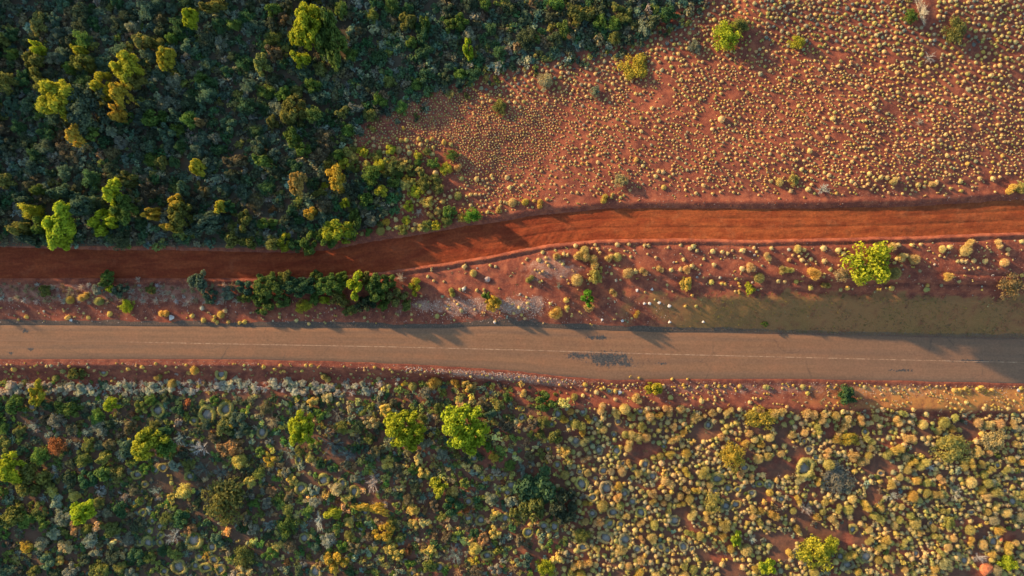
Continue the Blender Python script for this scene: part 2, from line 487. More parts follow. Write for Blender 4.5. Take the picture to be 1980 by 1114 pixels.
# ------------------------------------------------------------------ plant shapes (unit size: radius 1, height 1)
def rand_dirs(r, n, zmin=-.25):
    z = r.uniform(zmin, 1, n); a = r.uniform(0, 2 * math.pi, n)
    s = np.sqrt(np.clip(1 - z * z, 0, 1))
    return np.stack([s * np.cos(a), s * np.sin(a), z], -1)

def leaf_quads(r, P, N, size, asp=.62):
    """diamond-shaped leaf sprays at P facing N"""
    n = len(P)
    N = N / np.linalg.norm(N, axis=1, keepdims=True)
    T = np.cross(N, r.normal(size=(n, 3))); T /= np.linalg.norm(T, axis=1, keepdims=True) + 1e-9
    B = np.cross(N, T)
    s = (size * r.uniform(.55, 1.4, n))[:, None]
    V = np.stack([P + T * s, P + B * s * asp + N * s * .18, P - T * s, P - B * s * asp + N * s * .18], 1).reshape(-1, 3)
    F = np.arange(n * 4).reshape(n, 4)
    return V, F

def lobed_crown(r, n_lobes, n_leaf, size, lobe=(.26, .42), zlow=.35, flat=1.0):
    """a crown of rounded leaf clumps over a dome; z 0..1, radius about 1"""
    d = rand_dirs(r, n_lobes, .02)
    rad = r.uniform(.35, .95, n_lobes)
    C = d * rad[:, None]
    lr = r.uniform(lobe[0], lobe[1], n_lobes)
    C[:, 2] = zlow + (1 - zlow) * (np.abs(d[:, 2]) * rad * .95 * flat + r.uniform(-.05, .12, n_lobes))
    C[:, 2] = np.minimum(C[:, 2], 1 - lr * .5)
    pick = r.choice(n_lobes, n_leaf, p=lr ** 2 / np.sum(lr ** 2))
    D = rand_dirs(r, n_leaf, -.55)
    k = (r.uniform(0, 1, n_leaf) ** .45)[:, None]
    P = C[pick] + D * lr[pick][:, None] * k * np.array([1, 1, .72])
    P[:, 2] = np.clip(P[:, 2], .05, 1.1)
    V, F = leaf_quads(r, P, D + r.normal(0, .55, (n_leaf, 3)), size)
    lv = r.uniform(0, 1, n_lobes)
    var = np.clip(.45 * lv[pick] + .55 * r.uniform(0, 1, n_leaf) + .0, 0, 1)
    return V, F, np.repeat(var, 4), C, lr

def tube(P0, P1, r0, r1, k=5):
    P0 = np.array(P0, float); P1 = np.array(P1, float)
    d = P1 - P0; d /= np.linalg.norm(d)
    a = np.cross(d, [0.31, .87, .2]); a /= np.linalg.norm(a); b = np.cross(d, a)
    ang = np.arange(k) * 2 * math.pi / k
    ring = np.cos(ang)[:, None] * a + np.sin(ang)[:, None] * b
    V = np.concatenate([P0 + ring * r0, P1 + ring * r1])
    i = np.arange(k); j = (i + 1) % k
    return V, np.stack([i, j, j + k, i + k], -1)

def limbs(r, C, lr, trunk_r=.07, n=7):
    """tapered trunk that forks into limbs running up into the leaf clumps"""
    Vs, Fs, o = [], [], 0
    fork = np.array([r.normal(0, .04), r.normal(0, .04), .30])
    segs = [((0, 0, -.12), fork, trunk_r, trunk_r * .72)]
    for i in r.permutation(len(C))[:n]:
        mid = fork * .45 + C[i] * .55 + r.normal(0, .04, 3)
        segs.append((fork, mid, trunk_r * .5, trunk_r * .32))
        segs.append((mid, C[i], trunk_r * .32, trunk_r * .12))
    for p0, p1, a, b in segs:
        V, F = tube(p0, p1, a, b)
        Vs.append(V); Fs.append(F + o); o += len(V)
    return np.concatenate(Vs), np.concatenate(Fs)

def blades(r, P, D, length, width):
    """thin tapering blades from P along D"""
    n = len(P)
    D = D / np.linalg.norm(D, axis=1, keepdims=True)
    T = np.cross(D, r.normal(size=(n, 3))); T /= np.linalg.norm(T, axis=1, keepdims=True) + 1e-9
    w = (width * r.uniform(.6, 1.4, n))[:, None]; L = (length * r.uniform(.6, 1.3, n))[:, None]
    V = np.stack([P - T * w, P + T * w, P + D * L], 1).reshape(-1, 3)
    return V, np.arange(3 * n).reshape(n, 3)

def dome(r, rings, seg, h=.62, rough=.10, base=-.12):
    """lumpy hummock body"""
    sd = int(r.integers(0, 99)); sq = r.uniform(.82, 1.2)
    V, F = [], []
    for i in range(rings):
        t = i / (rings - 1) * .93
        rr = math.cos(t * math.pi / 2) ** .62
        z = math.sin(t * math.pi / 2) * h
        a = np.arange(seg) * 2 * math.pi / seg + (i % 2) * math.pi / seg
        k = 1 + rough * 2 * vnoise(np.cos(a) * 1.3 + 7, np.sin(a) * 1.3 + t * 2, sd) + rough * vnoise(np.cos(a) * 3 + 4, np.sin(a) * 3 + t * 4, sd + 1)
        zz = np.full(seg, z) * (1 + rough * vnoise(np.cos(a) * rr * 2, np.sin(a) * rr * 2, sd + 2)) + (base if i == 0 else 0)
        V.append(np.stack([np.cos(a) * rr * k * sq ** .5, np.sin(a) * rr * k / sq ** .5, zz], -1))
    V = np.concatenate(V + [np.array([[0, 0, h * .99]])])
    for i in range(rings - 1):
        for j in range(seg):
            a, b = i * seg + j, i * seg + (j + 1) % seg
            c, d = a + seg, b + seg
            if i % 2 == 0:
                F += [(a, b, c), (b, d, c)]
            else:
                F += [(a, b, d), (a, d, c)]
    top = len(V) - 1
    F += [((rings - 1) * seg + j, (rings - 1) * seg + (j + 1) % seg, top) for j in range(seg)]
    return V, np.array(F)

def hummock_mesh(r, rings=6, seg=14, nb=1000, h=.62, bl=.30, bw=.022, rough=.12, lobes=1, core=.84):
    # one to several domes grown together
    cs = [(0.0, 0.0, .84)]
    if lobes > 1:
        a0 = r.uniform(0, 6.28)
        cs = [(.46 * math.cos(a0 + 6.28 * k / lobes + r.normal(0, .3)), .46 * math.sin(a0 + 6.28 * k / lobes + r.normal(0, .3)), r.uniform(.42, .62)) for k in range(lobes)]
    Vs, Fs, As, o = [], [], [], 0
    for cx, cy, q in cs:
        n = max(8, int(nb * q * q / sum(c[2] ** 2 for c in cs)))
        V, F = dome(r, rings, seg, h * .9, rough)
        V = V * core
        D = rand_dirs(r, n, .0)
        P = D * np.array([1, 1, h * .9]) * (core + r.uniform(-.12, .08, n))[:, None]
        DD = D * np.array([1, 1, .6]) + np.array([0, 0, .22]) + r.normal(0, .34, (n, 3))
        V2, F2 = blades(r, P, DD, bl / q, bw / q)
        W = np.concatenate([V, V2]) * q + np.array([cx, cy, 0])
        W[:, 2] = np.where(W[:, 2] < 0, W[:, 2], W[:, 2] * (.8 + .2 / q) * q ** -.5)
        Vs.append(W); Fs.append(np.concatenate([F, F2 + len(V)]) + o)
        As.append(np.concatenate([r.uniform(.3, .6, len(V)), np.repeat(r.uniform(0, 1, n), 3)]))
        o += len(W)
    return np.concatenate(Vs), np.concatenate(Fs), np.concatenate(As)

def ring_mesh(r, nb=520, seg=20, gap=0.0):
    """a spinifex ring: old clump that has died in the middle and grows outward"""
    a = np.arange(seg) * 2 * math.pi / seg
    sd = int(r.integers(0, 99))
    rc = .80 * (1 + .42 * vnoise(np.cos(a) * 1.2 + 3, np.sin(a) * 1.2, sd) + .2 * vnoise(np.cos(a) * 3, np.sin(a) * 3 + 5, sd))
    tr = np.maximum(.17 * (1 + 1.5 * vnoise(np.cos(a) * 1.6 + 9, np.sin(a) * 1.6, sd + 3)), .045)
    k = 7
    V, F = [], []
    for i in range(seg):
        for j in range(k):
            b = math.pi * (j / (k - 1)) * 1.16 - .08 * math.pi
            rad = rc[i] + tr[i] * math.cos(b)
            V.append((rad * math.cos(a[i]), rad * math.sin(a[i]), tr[i] * 1.55 * math.sin(b)))
    for i in range(seg):
        for j in range(k - 1):
            p, q = i * k + j, ((i + 1) % seg) * k + j
            F += [(p, q, q + 1), (p, q + 1, p + 1)]
    V = np.array(V); F = np.array(F)
    var = r.uniform(.35, .65, len(V))
    ai = r.uniform(0, 2 * math.pi, nb); bi = r.uniform(.05, .95, nb) * math.pi
    rcb = np.interp(ai, np.append(a, 2 * math.pi), np.append(rc, rc[0])); trb = np.interp(ai, np.append(a, 2 * math.pi), np.append(tr, tr[0]))
    rad = rcb + trb * np.cos(bi) * .9
    P = np.stack([rad * np.cos(ai), rad * np.sin(ai), trb * 1.4 * np.sin(bi)], -1)
    D = np.stack([np.cos(bi) * np.cos(ai), np.cos(bi) * np.sin(ai), np.sin(bi) + .2], -1) + r.normal(0, .25, (nb, 3))
    V2, F2 = blades(r, P, D, .20, .022)
    body = (np.concatenate([V, V2]), np.concatenate([F, F2 + len(V)]), np.concatenate([var, np.repeat(r.uniform(0, 1, nb), 3)]))
    # matted dead middle
    Vc, Fc = dome(r, 3, 12, .10, .2, -.1)
    Vc = Vc * np.array([.66, .66, 1])
    nb2 = 90
    pr = np.sqrt(r.uniform(0, 1, nb2)) * .6; pa = r.uniform(0, 6.28, nb2)
    V3, F3 = blades(r, np.stack([pr * np.cos(pa), pr * np.sin(pa), np.full(nb2, .06)], -1), np.stack([r.normal(0, 1, nb2), r.normal(0, 1, nb2), r.uniform(.1, .9, nb2)], -1), .22, .016)
    return body, (np.concatenate([Vc, V3]), np.concatenate([Fc, F3 + len(Vc)]))

def burst_mesh(r, nb=420, spread=.9, w=.014, tw=16):
    """open bush of pale twigs and fine dry stems"""
    n1 = tw
    D = rand_dirs(r, n1, .12)
    tips = D * r.uniform(.65, 1, n1)[:, None] * np.array([1, 1, .95])
    pick = r.integers(0, n1, nb)
    t = r.uniform(.25, 1, nb)[:, None]
    P = tips[pick] * t + r.normal(0, .035, (nb, 3))
    DD = D[pick] + r.normal(0, spread, (nb, 3)); DD[:, 2] += .25
    P[:, 2] = np.clip(P[:, 2], 0, None)
    V, F = blades(r, P, DD, .30, w)
    V1, F1 = blades(r, np.zeros((n1, 3)), tips, 1.0, .03)
    return np.concatenate([V, V1]), np.concatenate([F, F1 + len(V)]), np.concatenate([np.repeat(r.uniform(0, 1, nb), 3), np.full(3 * n1, .4)])

def twig_stem(r, n=5, rad=.05):
    Vs, Fs, o = [], [], 0
    for i in range(n):
        d = rand_dirs(r, 1, .45)[0]
        V, F = tube((0, 0, -.12), d * np.array([.55, .55, .6]), rad, rad * .3, 4)
        Vs.append(V); Fs.append(F + o); o += len(V)
    return np.concatenate(Vs), np.concatenate(Fs)

T_TREE, T_SHRUB, T_BUSH, T_HUM, T_RING, T_BURST = [], [], [], [], [], []
for i in range(6):
    r = np.random.default_rng(100 + i)
    V, F, var, C, lr = lobed_crown(r, 44 + 4 * i, 7600, .056, (.15, .27), .34)
    Vl, Fl = limbs(r, C, lr)
    T_TREE.append((mesh_np("tree_crown", V, F, {"var": var}), mesh_np("tree_trunk", Vl, Fl)))
for i in range(7):
    r = np.random.default_rng(200 + i)
    V, F, var, C, lr = lobed_crown(r, 17 + i, 2300, .085, (.20, .36), .18)
    Vl, Fl = limbs(r, C, lr, .05, 6)
    T_SHRUB.append((mesh_np("shrub_crown", V, F, {"var": var}), mesh_np("shrub_stem", Vl, Fl)))
for i in range(5):                                                       # fine-leaved domed bush
    r = np.random.default_rng(300 + i)
    V, F, var, C, lr = lobed_crown(r, 30, 2600, .062, (.24, .40), .12)
    Vl, Fl = limbs(r, C, lr, .045, 6)
    T_BUSH.append((mesh_np("bush_crown", V, F, {"var": var}), mesh_np("bush_stem", Vl, Fl)))
for i in range(14):
    r = np.random.default_rng(400 + i)
    V, F, var = hummock_mesh(r, h=r.uniform(.5, .7), rough=r.uniform(.15, .34), lobes=(1, 2, 3, 1, 2, 1, 4)[i % 7])
    T_HUM.append(mesh_np("spinifex_hummock", V, F, {"var": var}))
for i in range(6):
    r = np.random.default_rng(500 + i)
    (V, F, var), (Vc, Fc) = ring_mesh(r)
    T_RING.append((mesh_np("grass_ring", V, F, {"var": var}), mesh_np("dead_centre", Vc, Fc)))
for i in range(5):
    r = np.random.default_rng(600 + i)
    V, F, var = burst_mesh(r)
    Vl, Fl = twig_stem(r)
    T_BURST.append((mesh_np("dry_twigs", V, F, {"var": var}), mesh_np("dry_stem", Vl, Fl)))
for L in (T_TREE, T_SHRUB, T_BUSH):
    for c, s in L:
        c.materials.append(M_LEAF); s.materials.append(M_BARK)
for m in T_HUM:
    m.materials.append(M_BLADE)
for a, b in T_RING:
    a.materials.append(M_BLADE); b.materials.append(M_ASH)
for a, b in T_BURST:
    a.materials.append(M_BLADE); b.materials.append(M_BARK)

# plant colours (reflectance)
TINT = dict(
    lime=(.335, .420, .050), yellow=(.370, .390, .060), gold=(.470, .375, .080), green=(.115, .195, .062), deep=(.062, .130, .074),
    dark=(.075, .108, .080), teal=(.095, .160, .132), olive=(.170, .200, .075), grey=(.215, .245, .220), blue=(.215, .285, .275),
    pale=(.54, .50, .42), straw=(.420, .350, .150), tan=(.320, .235, .135), rust=(.230, .120, .065), drab=(.155, .148, .112),
    hstraw=(.640, .500, .235), hgreen=(.450, .410, .155), hgrey=(.400, .375, .230), hgold=(.600, .450, .140), white=(.58, .60, .58), saltbush=(.42, .50, .49), vivid=(.130, .310, .050))
def tint(name, j=.12):
    c = np.array(TINT[name]) * (1 + RNG.uniform(-j, j)) * (1 + RNG.uniform(-j * .6, j * .6, 3))
    return tuple(float(x) for x in c)

THINGS = []      # every countable plant: dict(o, px, py, kind, noun, label)
def place(kind, px, py, rx, ry, h, col, label=None, noun=None, group=None, j=.12, rot=None, light=1.0):
    """kind: tree, shrub, bush, hummock, ring, burst; rx, ry in photograph pixels, h in metres"""
    lift = h * (.55 if kind in ("tree", "shrub", "bush", "burst") else .3)
    X, Y, Z = (float(a) for a in at(px, py, lift))
    k = (CAM_H - Z - lift) / CAM_H
    if kind in ("tree", "shrub", "bush") and label:
        rx, ry = rx * 1.06, ry * 1.06
    sx, sy = rx * S * k, ry * S * k
    c = (*(min(.7, q * light) for q in tint(col, j)), 1.0)
    rot = RNG.uniform(0, 2 * math.pi) if rot is None else rot
    def fit(o):
        o.location = (X, Y, Z)
        if abs(sx - sy) / max(sx, sy) < .12:
            o.rotation_euler.z = rot
        else:
            o.rotation_euler.z = RNG.choice([0.0, math.pi]) + RNG.uniform(-.25, .25)
        o.scale = (sx, sy, h)
        return o
    if kind == "hummock":
        m = T_HUM[RNG.integers(len(T_HUM))]
        o = fit(link("spinifex_hummock", m)); o.color = c
        o.scale.z = h / .66
    elif kind == "ring":
        a, b = T_RING[RNG.integers(len(T_RING))]
        o = fit(link("spinifex_ring", None)); o.scale.z = h / .36
        p = link("grass_ring", a, o); p.color = c
        link("dead_centre", b, o)
    else:
        lib, name, crown, stem = dict(tree=(T_TREE, "tree", "crown", "trunk"), shrub=(T_SHRUB, "shrub", "crown", "stem"),
                                      bush=(T_BUSH, "bush", "crown", "stem"), burst=(T_BURST, "dry_bush", "crown", "stem"))[kind]
        a, b = lib[RNG.integers(len(lib))]
        o = fit(link(name, None))
        p = link(crown, a, o); p.color = c
        link(stem, b, o)
    d = dict(o=o, px=px, py=py, r=max(rx, ry), kind=kind, col=col, label=label, noun=noun, group=group)
    THINGS.append(d)
    return d

# ------------------------------------------------------------------ the plants that stand out in the photograph, one by one
# kind, px, py, rx, ry, height m, colour, label, short name (where others are described by it)
NAMED = [
 # wood above the track, west half
 ("tree", 367, 34, 15, 21, 5.2, "lime", "small bright lime tree standing alone at the top of the dark wood", "lone lime tree at the top of the wood"),
 ("tree", 592, 48, 36, 50, 5.8, "lime", "tall lime-green tree, brightest of the wood, cut by the top edge", "tall lime tree at the top edge"),
 ("tree", 638, 70, 28, 60, 5.0, "green", "dark green tree leaning against the tall lime tree at the top edge", None),
 ("shrub", 578, 112, 16, 20, 4.2, "lime", "small lime tree under the foot of the tall lime tree at the top edge", None),
 ("tree", 247, 128, 26, 30, 5.2, "yellow", "olive-yellow tree standing above the orange tree in the wood", "olive-yellow tree in the wood"),
 ("tree", 320, 114, 15, 23, 5.0, "yellow", "narrow yellow-green tree between the olive-yellow tree and the lone lime tree", None),
 ("tree", 118, 192, 40, 40, 5.6, "yellow", "broad yellow-green tree, widest crown of the western wood", "broad yellow-green tree of the western wood"),
 ("tree", 168, 212, 40, 48, 4.8, "teal", "blue-green tree in the shade of the broad yellow-green tree", None),
 ("shrub", 196, 166, 17, 25, 5.0, "yellow", "slim yellow tree between the broad yellow-green tree and the orange tree", None),
 ("tree", 236, 182, 19, 22, 5.3, "gold", "orange-gold tree in the wood, below the olive-yellow one", "orange-gold tree of the wood"),
 ("shrub", 226, 218, 12, 17, 5.0, "gold", "small orange-gold crown hanging below the orange-gold tree of the wood", None),
 ("shrub", 262, 158, 20, 16, 4.2, "olive", "olive shrub tucked between the olive-yellow and orange-gold trees", None),
 ("shrub", 149, 261, 11, 21, 5.0, "gold", "slim golden crown below the broad yellow-green tree of the western wood", None),
 ("shrub", 62, 118, 22, 26, 3.8, "olive", "dull olive shrub left of the broad yellow-green tree, high in the wood", None),
 ("shrub", 155, 118, 22, 20, 3.8, "olive", "brownish olive shrub above the broad yellow-green tree of the western wood", None),
 ("shrub", 72, 92, 9, 14, 4.4, "lime", "tiny lime crown high in the wood near the western edge", None),
 ("shrub", 150, 96, 10, 12, 4.4, "yellow", "tiny yellow crown straight above the brownish olive shrub", None),
 ("shrub", 300, 228, 26, 18, 3.2, "green", "mid-green shrub right of the orange-gold tree in the wood", None),
 ("shrub", 385, 235, 10, 10, 3.0, "tan", "small tan shrub alone in the middle of the dark wood", "tan shrub in the dark wood"),
 ("shrub", 412, 10, 26, 14, 4.0, "olive", "olive shrub at the top edge beside the lone lime tree", None),
 ("tree", 118, 430, 22, 48, 5.6, "lime", "tall lime-yellow tree overhanging the track, western end", "lime-yellow tree overhanging the track"),
 ("tree", 158, 395, 26, 26, 4.4, "teal", "grey-green tree behind the lime-yellow tree that overhangs the track", None),
 ("shrub", 80, 436, 16, 20, 4.2, "green", "green shrub left of the lime-yellow tree overhanging the track", None),
 ("tree", 118, 468, 17, 18, 4.6, "lime", "low lime-green crown at the track edge under the lime-yellow tree", None),
 ("bush", 58, 409, 19, 17, 4.4, "yellow", "round mustard-yellow bush in the wood near the western edge", "mustard-yellow bush near the western edge"),
 ("shrub", 75, 368, 12, 12, 4.0, "green", "small green crown above the mustard-yellow bush", None),
 ("shrub", 40, 385, 20, 16, 3.6, "teal", "blue-green shrub above and left of the mustard-yellow bush", None),
 ("shrub", 120, 372, 26, 16, 3.8, "teal", "blue-green shrub above the grey-green tree by the track", None),
 ("shrub", 222, 372, 17, 24, 5.2, "lime", "yellow-green crown at the top of the lime pair by the track", "lime pair by the track"),
 ("shrub", 212, 425, 16, 12, 5.0, "lime", "round lime crown at the foot of the lime pair by the track", None),
 ("shrub", 190, 432, 14, 24, 4.8, "lime", "slim lime tree just above the track, left of the foot of the pair", None),
 ("tree", 240, 402, 22, 30, 4.2, "green", "green tree in the shade of the lime pair by the track", None),
 ("shrub", 245, 345, 20, 14, 4.0, "olive", "olive shrub just above the lime pair by the track", None),
 ("shrub", 337, 395, 15, 20, 5.0, "gold", "golden-orange crown at the top of the golden trio above the track", "golden trio above the track"),
 ("shrub", 295, 414, 18, 12, 4.9, "gold", "golden-orange crown at the left of the golden trio above the track", None),
 ("shrub", 330, 440, 17, 12, 4.6, "gold", "golden-orange crown at the foot of the golden trio above the track", None),
 ("tree", 350, 420, 24, 26, 4.2, "olive", "olive tree shaded behind the golden trio above the track", None),
 ("burst", 312, 455, 20, 14, 1.4, "blue", "blue-grey bush under the golden trio at the track edge", None),
 ("tree", 395, 432, 38, 22, 3.6, "teal", "wide teal-green tree right of the golden trio", None),
 ("shrub", 422, 400, 9, 16, 4.4, "yellow", "slim yellow crown above the wide teal-green tree", None),
 ("shrub", 382, 322, 14, 20, 4.8, "yellow", "yellow-green crown alone high above the golden trio", "yellow-green crown above the golden trio"),
 ("shrub", 354, 363, 10, 18, 4.0, "teal", "slim teal crown between the golden trio and the yellow-green crown above", None),
 ("shrub", 287, 366, 20, 14, 3.4, "drab", "greyish brown shrub between the lime pair and the golden trio", None),
 ("shrub", 455, 310, 24, 16, 3.0, "drab", "wide brownish shrub right of the yellow-green crown in the wood", None),
 ("shrub", 470, 425, 14, 20, 3.8, "olive", "olive shrub right of the wide teal-green tree", None),
 ("shrub", 480, 470, 18, 14, 2.8, "olive", "low olive shrub reaching over the track edge", None),
 ("shrub", 60, 465, 24, 14, 3.4, "teal", "low teal shrub at the track edge near the western end", None),
 ("tree", 575, 355, 17, 27, 4.6, "straw", "pale straw-yellow tree between the dark wood and the red gap", "pale straw-yellow tree at the wood edge"),
 ("shrub", 568, 215, 26, 30, 3.8, "olive", "olive-green shrub in the wood below the tall lime tree", None),
 ("shrub", 528, 235, 10, 14, 3.8, "olive", "small olive crown left of the olive-green shrub below the lime tree", None),
 ("shrub", 565, 265, 16, 20, 3.4, "green", "green shrub deep in the wood above the pale straw-yellow tree", None),
 ("shrub", 527, 100, 12, 18, 3.6, "drab", "brownish crown left of the tall lime tree's foot", None),
 ("shrub", 548, 470, 12, 17, 2.6, "yellow", "yellow-green bush poking over the track edge, alone", "lone yellow-green bush over the track edge"),
 ("shrub", 596, 472, 16, 22, 2.8, "green", "deep green bush hanging over the track beside the yellow-green one", None),
 ("shrub", 655, 447, 32, 26, 3.2, "yellow", "wide yellow-green shrub where the wood meets the bend of the track", "wide yellow-green shrub at the bend"),
 ("shrub", 632, 458, 20, 22, 2.8, "green", "green shrub left under the wide yellow-green shrub at the bend", None),
 ("shrub", 685, 430, 14, 28, 2.6, "green", "green shrub right of the wide yellow-green shrub at the bend", None),
 ("shrub", 650, 342, 20, 24, 3.4, "gold", "mustard shrub at the edge of the wood right of the pale tree", "mustard shrub at the wood edge"),
 ("bush", 718, 340, 21, 20, 3.2, "green", "round green bush where the wood gives way to hummocks", "round green bush among hummocks"),
 ("shrub", 738, 368, 16, 14, 2.4, "yellow", "yellow bush touching the underside of the round green bush", None),
 ("shrub", 706, 386, 15, 18, 2.4, "green", "green bush below the yellow bush among the hummocks", None),
 ("shrub", 665, 393, 9, 12, 2.6, "lime", "small lime shrub above the wide yellow-green shrub at the bend", None),
 ("shrub", 620, 372, 14, 10, 2.4, "olive", "low olive shrub just right of the pale straw-yellow tree", None),
 ("shrub", 600, 415, 16, 16, 2.6, "gold", "mustard-brown shrub above the deep green bush at the track", None),
 ("burst", 520, 385, 14, 12, 1.0, "pale", "pale twiggy bush in the shade left of the pale straw tree", None),
 ("burst", 500, 412, 10, 10, 1.0, "blue", "small blue-grey bush below the pale twiggy bush in the shade", None),
 ("shrub", 528, 405, 9, 8, .9, "rust", "low rust-red dead shrub beside the pale twiggy bush", None),
 ("shrub", 515, 432, 18, 12, 2.2, "green", "low green shrub below the rust-red dead shrub", None),
 ("bush", 762, 322, 16, 18, 1.8, "olive", "olive bush right of the round green bush among the hummocks", None),
 ("burst", 810, 410, 10, 10, .9, "pale", "pale twiggy bush among hummocks above the track bend", None),
 # dark scrub along the top
 ("shrub", 905, 95, 11, 20, 2.4, "lime", "yellow-green crown in the dark scrub straight above the red slope", "yellow-green crown in the dark scrub"),
 ("shrub", 890, 40, 16, 14, 2.6, "green", "green crown high in the dark scrub above the yellow-green one", None),
 ("shrub", 790, 40, 20, 22, 2.4, "olive", "olive crown in the dark scrub right of the tall lime tree", None),
 ("shrub", 820, 45, 12, 18, 2.6, "green", "mid-green crown beside the olive crown in the dark scrub", None),
 ("burst", 672, 165, 9, 9, 1.4, "blue", "little blue-white bush in deep shade below the tall lime tree", None),
 ("shrub", 1120, 25, 30, 26, 2.2, "olive", "olive-green shrub in the dark scrub at the top edge", None),
 ("shrub", 1090, 55, 14, 16, 2.2, "green", "green shrub under the olive-green one at the top edge", None),
 ("bush", 1020, 70, 20, 24, 2.4, "dark", "round dark bush in the scrub above the red slope", None),
 ("shrub", 1292, 28, 22, 14, 1.8, "deep", "dark green shrub at the ragged end of the top scrub", None),
 # red slope, upper right
 ("bush", 1408, 70, 26, 28, 2.6, "lime", "bright yellow-green bush at the top of the red slope", "bright yellow-green bush on the red slope"),
 ("bush", 1428, 50, 18, 18, 2.2, "olive", "olive bush leaning on the bright yellow-green bush on the slope", None),
 ("bush", 1345, 92, 13, 14, .9, "grey", "grey burnt-out bush left of the bright yellow-green bush", None),
 ("bush", 1226, 130, 27, 27, 1.5, "gold", "wide mustard bush on the red slope below the dark scrub", "wide mustard bush on the red slope"),
 ("bush", 1055, 158, 17, 17, 1.1, "hgrey", "grey-green bush near the scrub's lower edge on the red slope", "grey-green bush on the red slope"),
 ("bush", 1152, 178, 12, 11, 1.0, "grey", "smaller grey bush between the grey-green and mustard bushes", None),
 ("bush", 967, 207, 13, 17, 1.2, "olive", "olive-yellow bush among the finest tufts of the red slope", "olive-yellow bush among the finest tufts"),
 ("bush", 1541, 80, 15, 13, 1.4, "yellow", "small yellow bush high on the red slope, eastern side", "small yellow bush high on the slope"),
 ("burst", 1785, 22, 17, 34, 1.6, "pale", "tall pale dead bush at the top edge, eastern side", "pale dead bush at the top edge"),
 ("burst", 1800, 108, 15, 14, 1.0, "pale", "round pale dead bush below the one at the top edge", "round pale dead bush on the slope"),
 ("bush", 1848, 55, 20, 28, 1.5, "olive", "olive bush right of the tall pale dead bush", None),
 ("bush", 1763, 32, 12, 14, 1.4, "green", "small green bush left of the tall pale dead bush", None),
 ("burst", 1779, 236, 11, 10, .7, "pale", "small pale dead bush halfway down the eastern red slope", None),
 ("bush", 1203, 348, 14, 15, 1.3, "hgrey", "pale fuzzy bush above the middle of the dirt track", "pale fuzzy bush above the track"),
 ("burst", 1592, 366, 17, 14, .9, "white", "whitish dead bush above the eastern half of the track", "whitish dead bush above the track"),
 ("bush", 1537, 345, 11, 13, .9, "hgreen", "dull tussock left of the whitish dead bush above the track", None),
 ("bush", 1975, 363, 12, 12, .9, "hgreen", "pale green bush at the eastern edge just above the track", None),
 # the bush on the track edge and the strip between the carriageways
 ("bush", 912, 418, 18, 16, 2.4, "vivid", "vivid green bush right on the upper edge of the dirt track", "vivid green bush on the track edge"),
 ("bush", 894, 421, 9, 9, .9, "hgold", "golden tussock pressed against the vivid green bush on the track edge", None),
 ("shrub", 204, 538, 17, 18, 2.6, "green", "green shrub between track and road, western end", "green shrub of the western strip"),
 ("shrub", 213, 560, 9, 9, 1.8, "lime", "small lime shrub under the green shrub of the western strip", None),
 ("shrub", 384, 546, 18, 25, 3.0, "teal", "sea-green tree between track and road, straight below the golden trio", "sea-green tree of the strip"),
 ("burst", 266, 541, 8, 8, .9, "pale", "little pale bush at the lower track edge in the western strip", None),
 ("shrub", 87, 563, 14, 13, 1.5, "olive", "olive-green bush furthest west in the strip between the roads", "olive bush furthest west in the strip"),
 ("bush", 246, 593, 14, 13, 1.2, "lime", "bright lime bush on red soil just above the sealed road", "bright lime bush above the sealed road"),
 ("shrub", 470, 577, 13, 10, 1.4, "olive", "olive bush at the western end of the green hedge", None),
 ("shrub", 290, 560, 10, 9, 1.1, "olive", "small olive bush below the little pale bush in the western strip", None),
 ("tree", 522, 552, 34, 26, 2.8, "green", "dark green tree at the western end of the hedge between the roads", "dark tree at the hedge's western end"),
 ("tree", 580, 552, 34, 22, 2.8, "deep", "dark green tree, second from the west in the hedge", None),
 ("tree", 638, 550, 32, 22, 2.8, "green", "dark green tree, third from the west in the hedge", None),
 ("shrub", 688, 553, 16, 26, 4.0, "lime", "upright yellow-green tree standing out of the hedge between the roads", "yellow-green tree in the hedge"),
 ("tree", 728, 560, 24, 28, 3.6, "green", "green tree right of the yellow-green tree in the hedge", None),
 ("shrub", 705, 588, 20, 18, 2.4, "dark", "low dark shrub under the yellow-green tree in the hedge", None),
 ("shrub", 767, 572, 20, 20, 2.6, "olive", "olive-yellow tree closing the hedge at its eastern end", "olive-yellow tree at the hedge's eastern end"),
 ("shrub", 803, 556, 13, 16, 1.6, "yellow", "yellow bush just past the eastern end of the hedge", None),
 ("burst", 774, 537, 14, 11, 1.0, "pale", "round pale dead bush above the olive-yellow end of the hedge", None),
 ("bush", 585, 594, 18, 14, 1.3, "yellow", "yellow-green bush below the hedge, touching the sealed road's verge", None),
 ("bush", 628, 581, 12, 9, 1.3, "lime", "small lime bush on the shaded lower side of the hedge", None),
 ("shrub", 510, 590, 22, 16, 2.0, "green", "green bush under the dark tree at the hedge's western end", None),
 ("shrub", 675, 601, 14, 12, 1.1, "olive", "low olive bush right at the road verge under the hedge", None),
 ("shrub", 953, 588, 15, 17, 1.7, "gold", "golden-olive bush above the pale gravel patch", "golden-olive bush by the gravel patch"),
 ("shrub", 942, 573, 9, 9, 1.2, "green", "small green bush on the shoulder of the golden-olive bush", None),
 ("shrub", 1138, 578, 14, 16, 2.8, "vivid", "bright green shrub alone in the middle of the verge", "bright green shrub alone on the verge"),
 ("bush", 1140, 594, 11, 9, .8, "hstraw", "pale tussock under the bright green shrub alone on the verge", None),
 ("bush", 1155, 535, 15, 14, 1.4, "hgreen", "green-gold bush above the bright green shrub alone on the verge", None),
 ("burst", 1080, 553, 8, 10, 1.1, "grey", "small grey bush left of the bright green shrub on the verge", None),
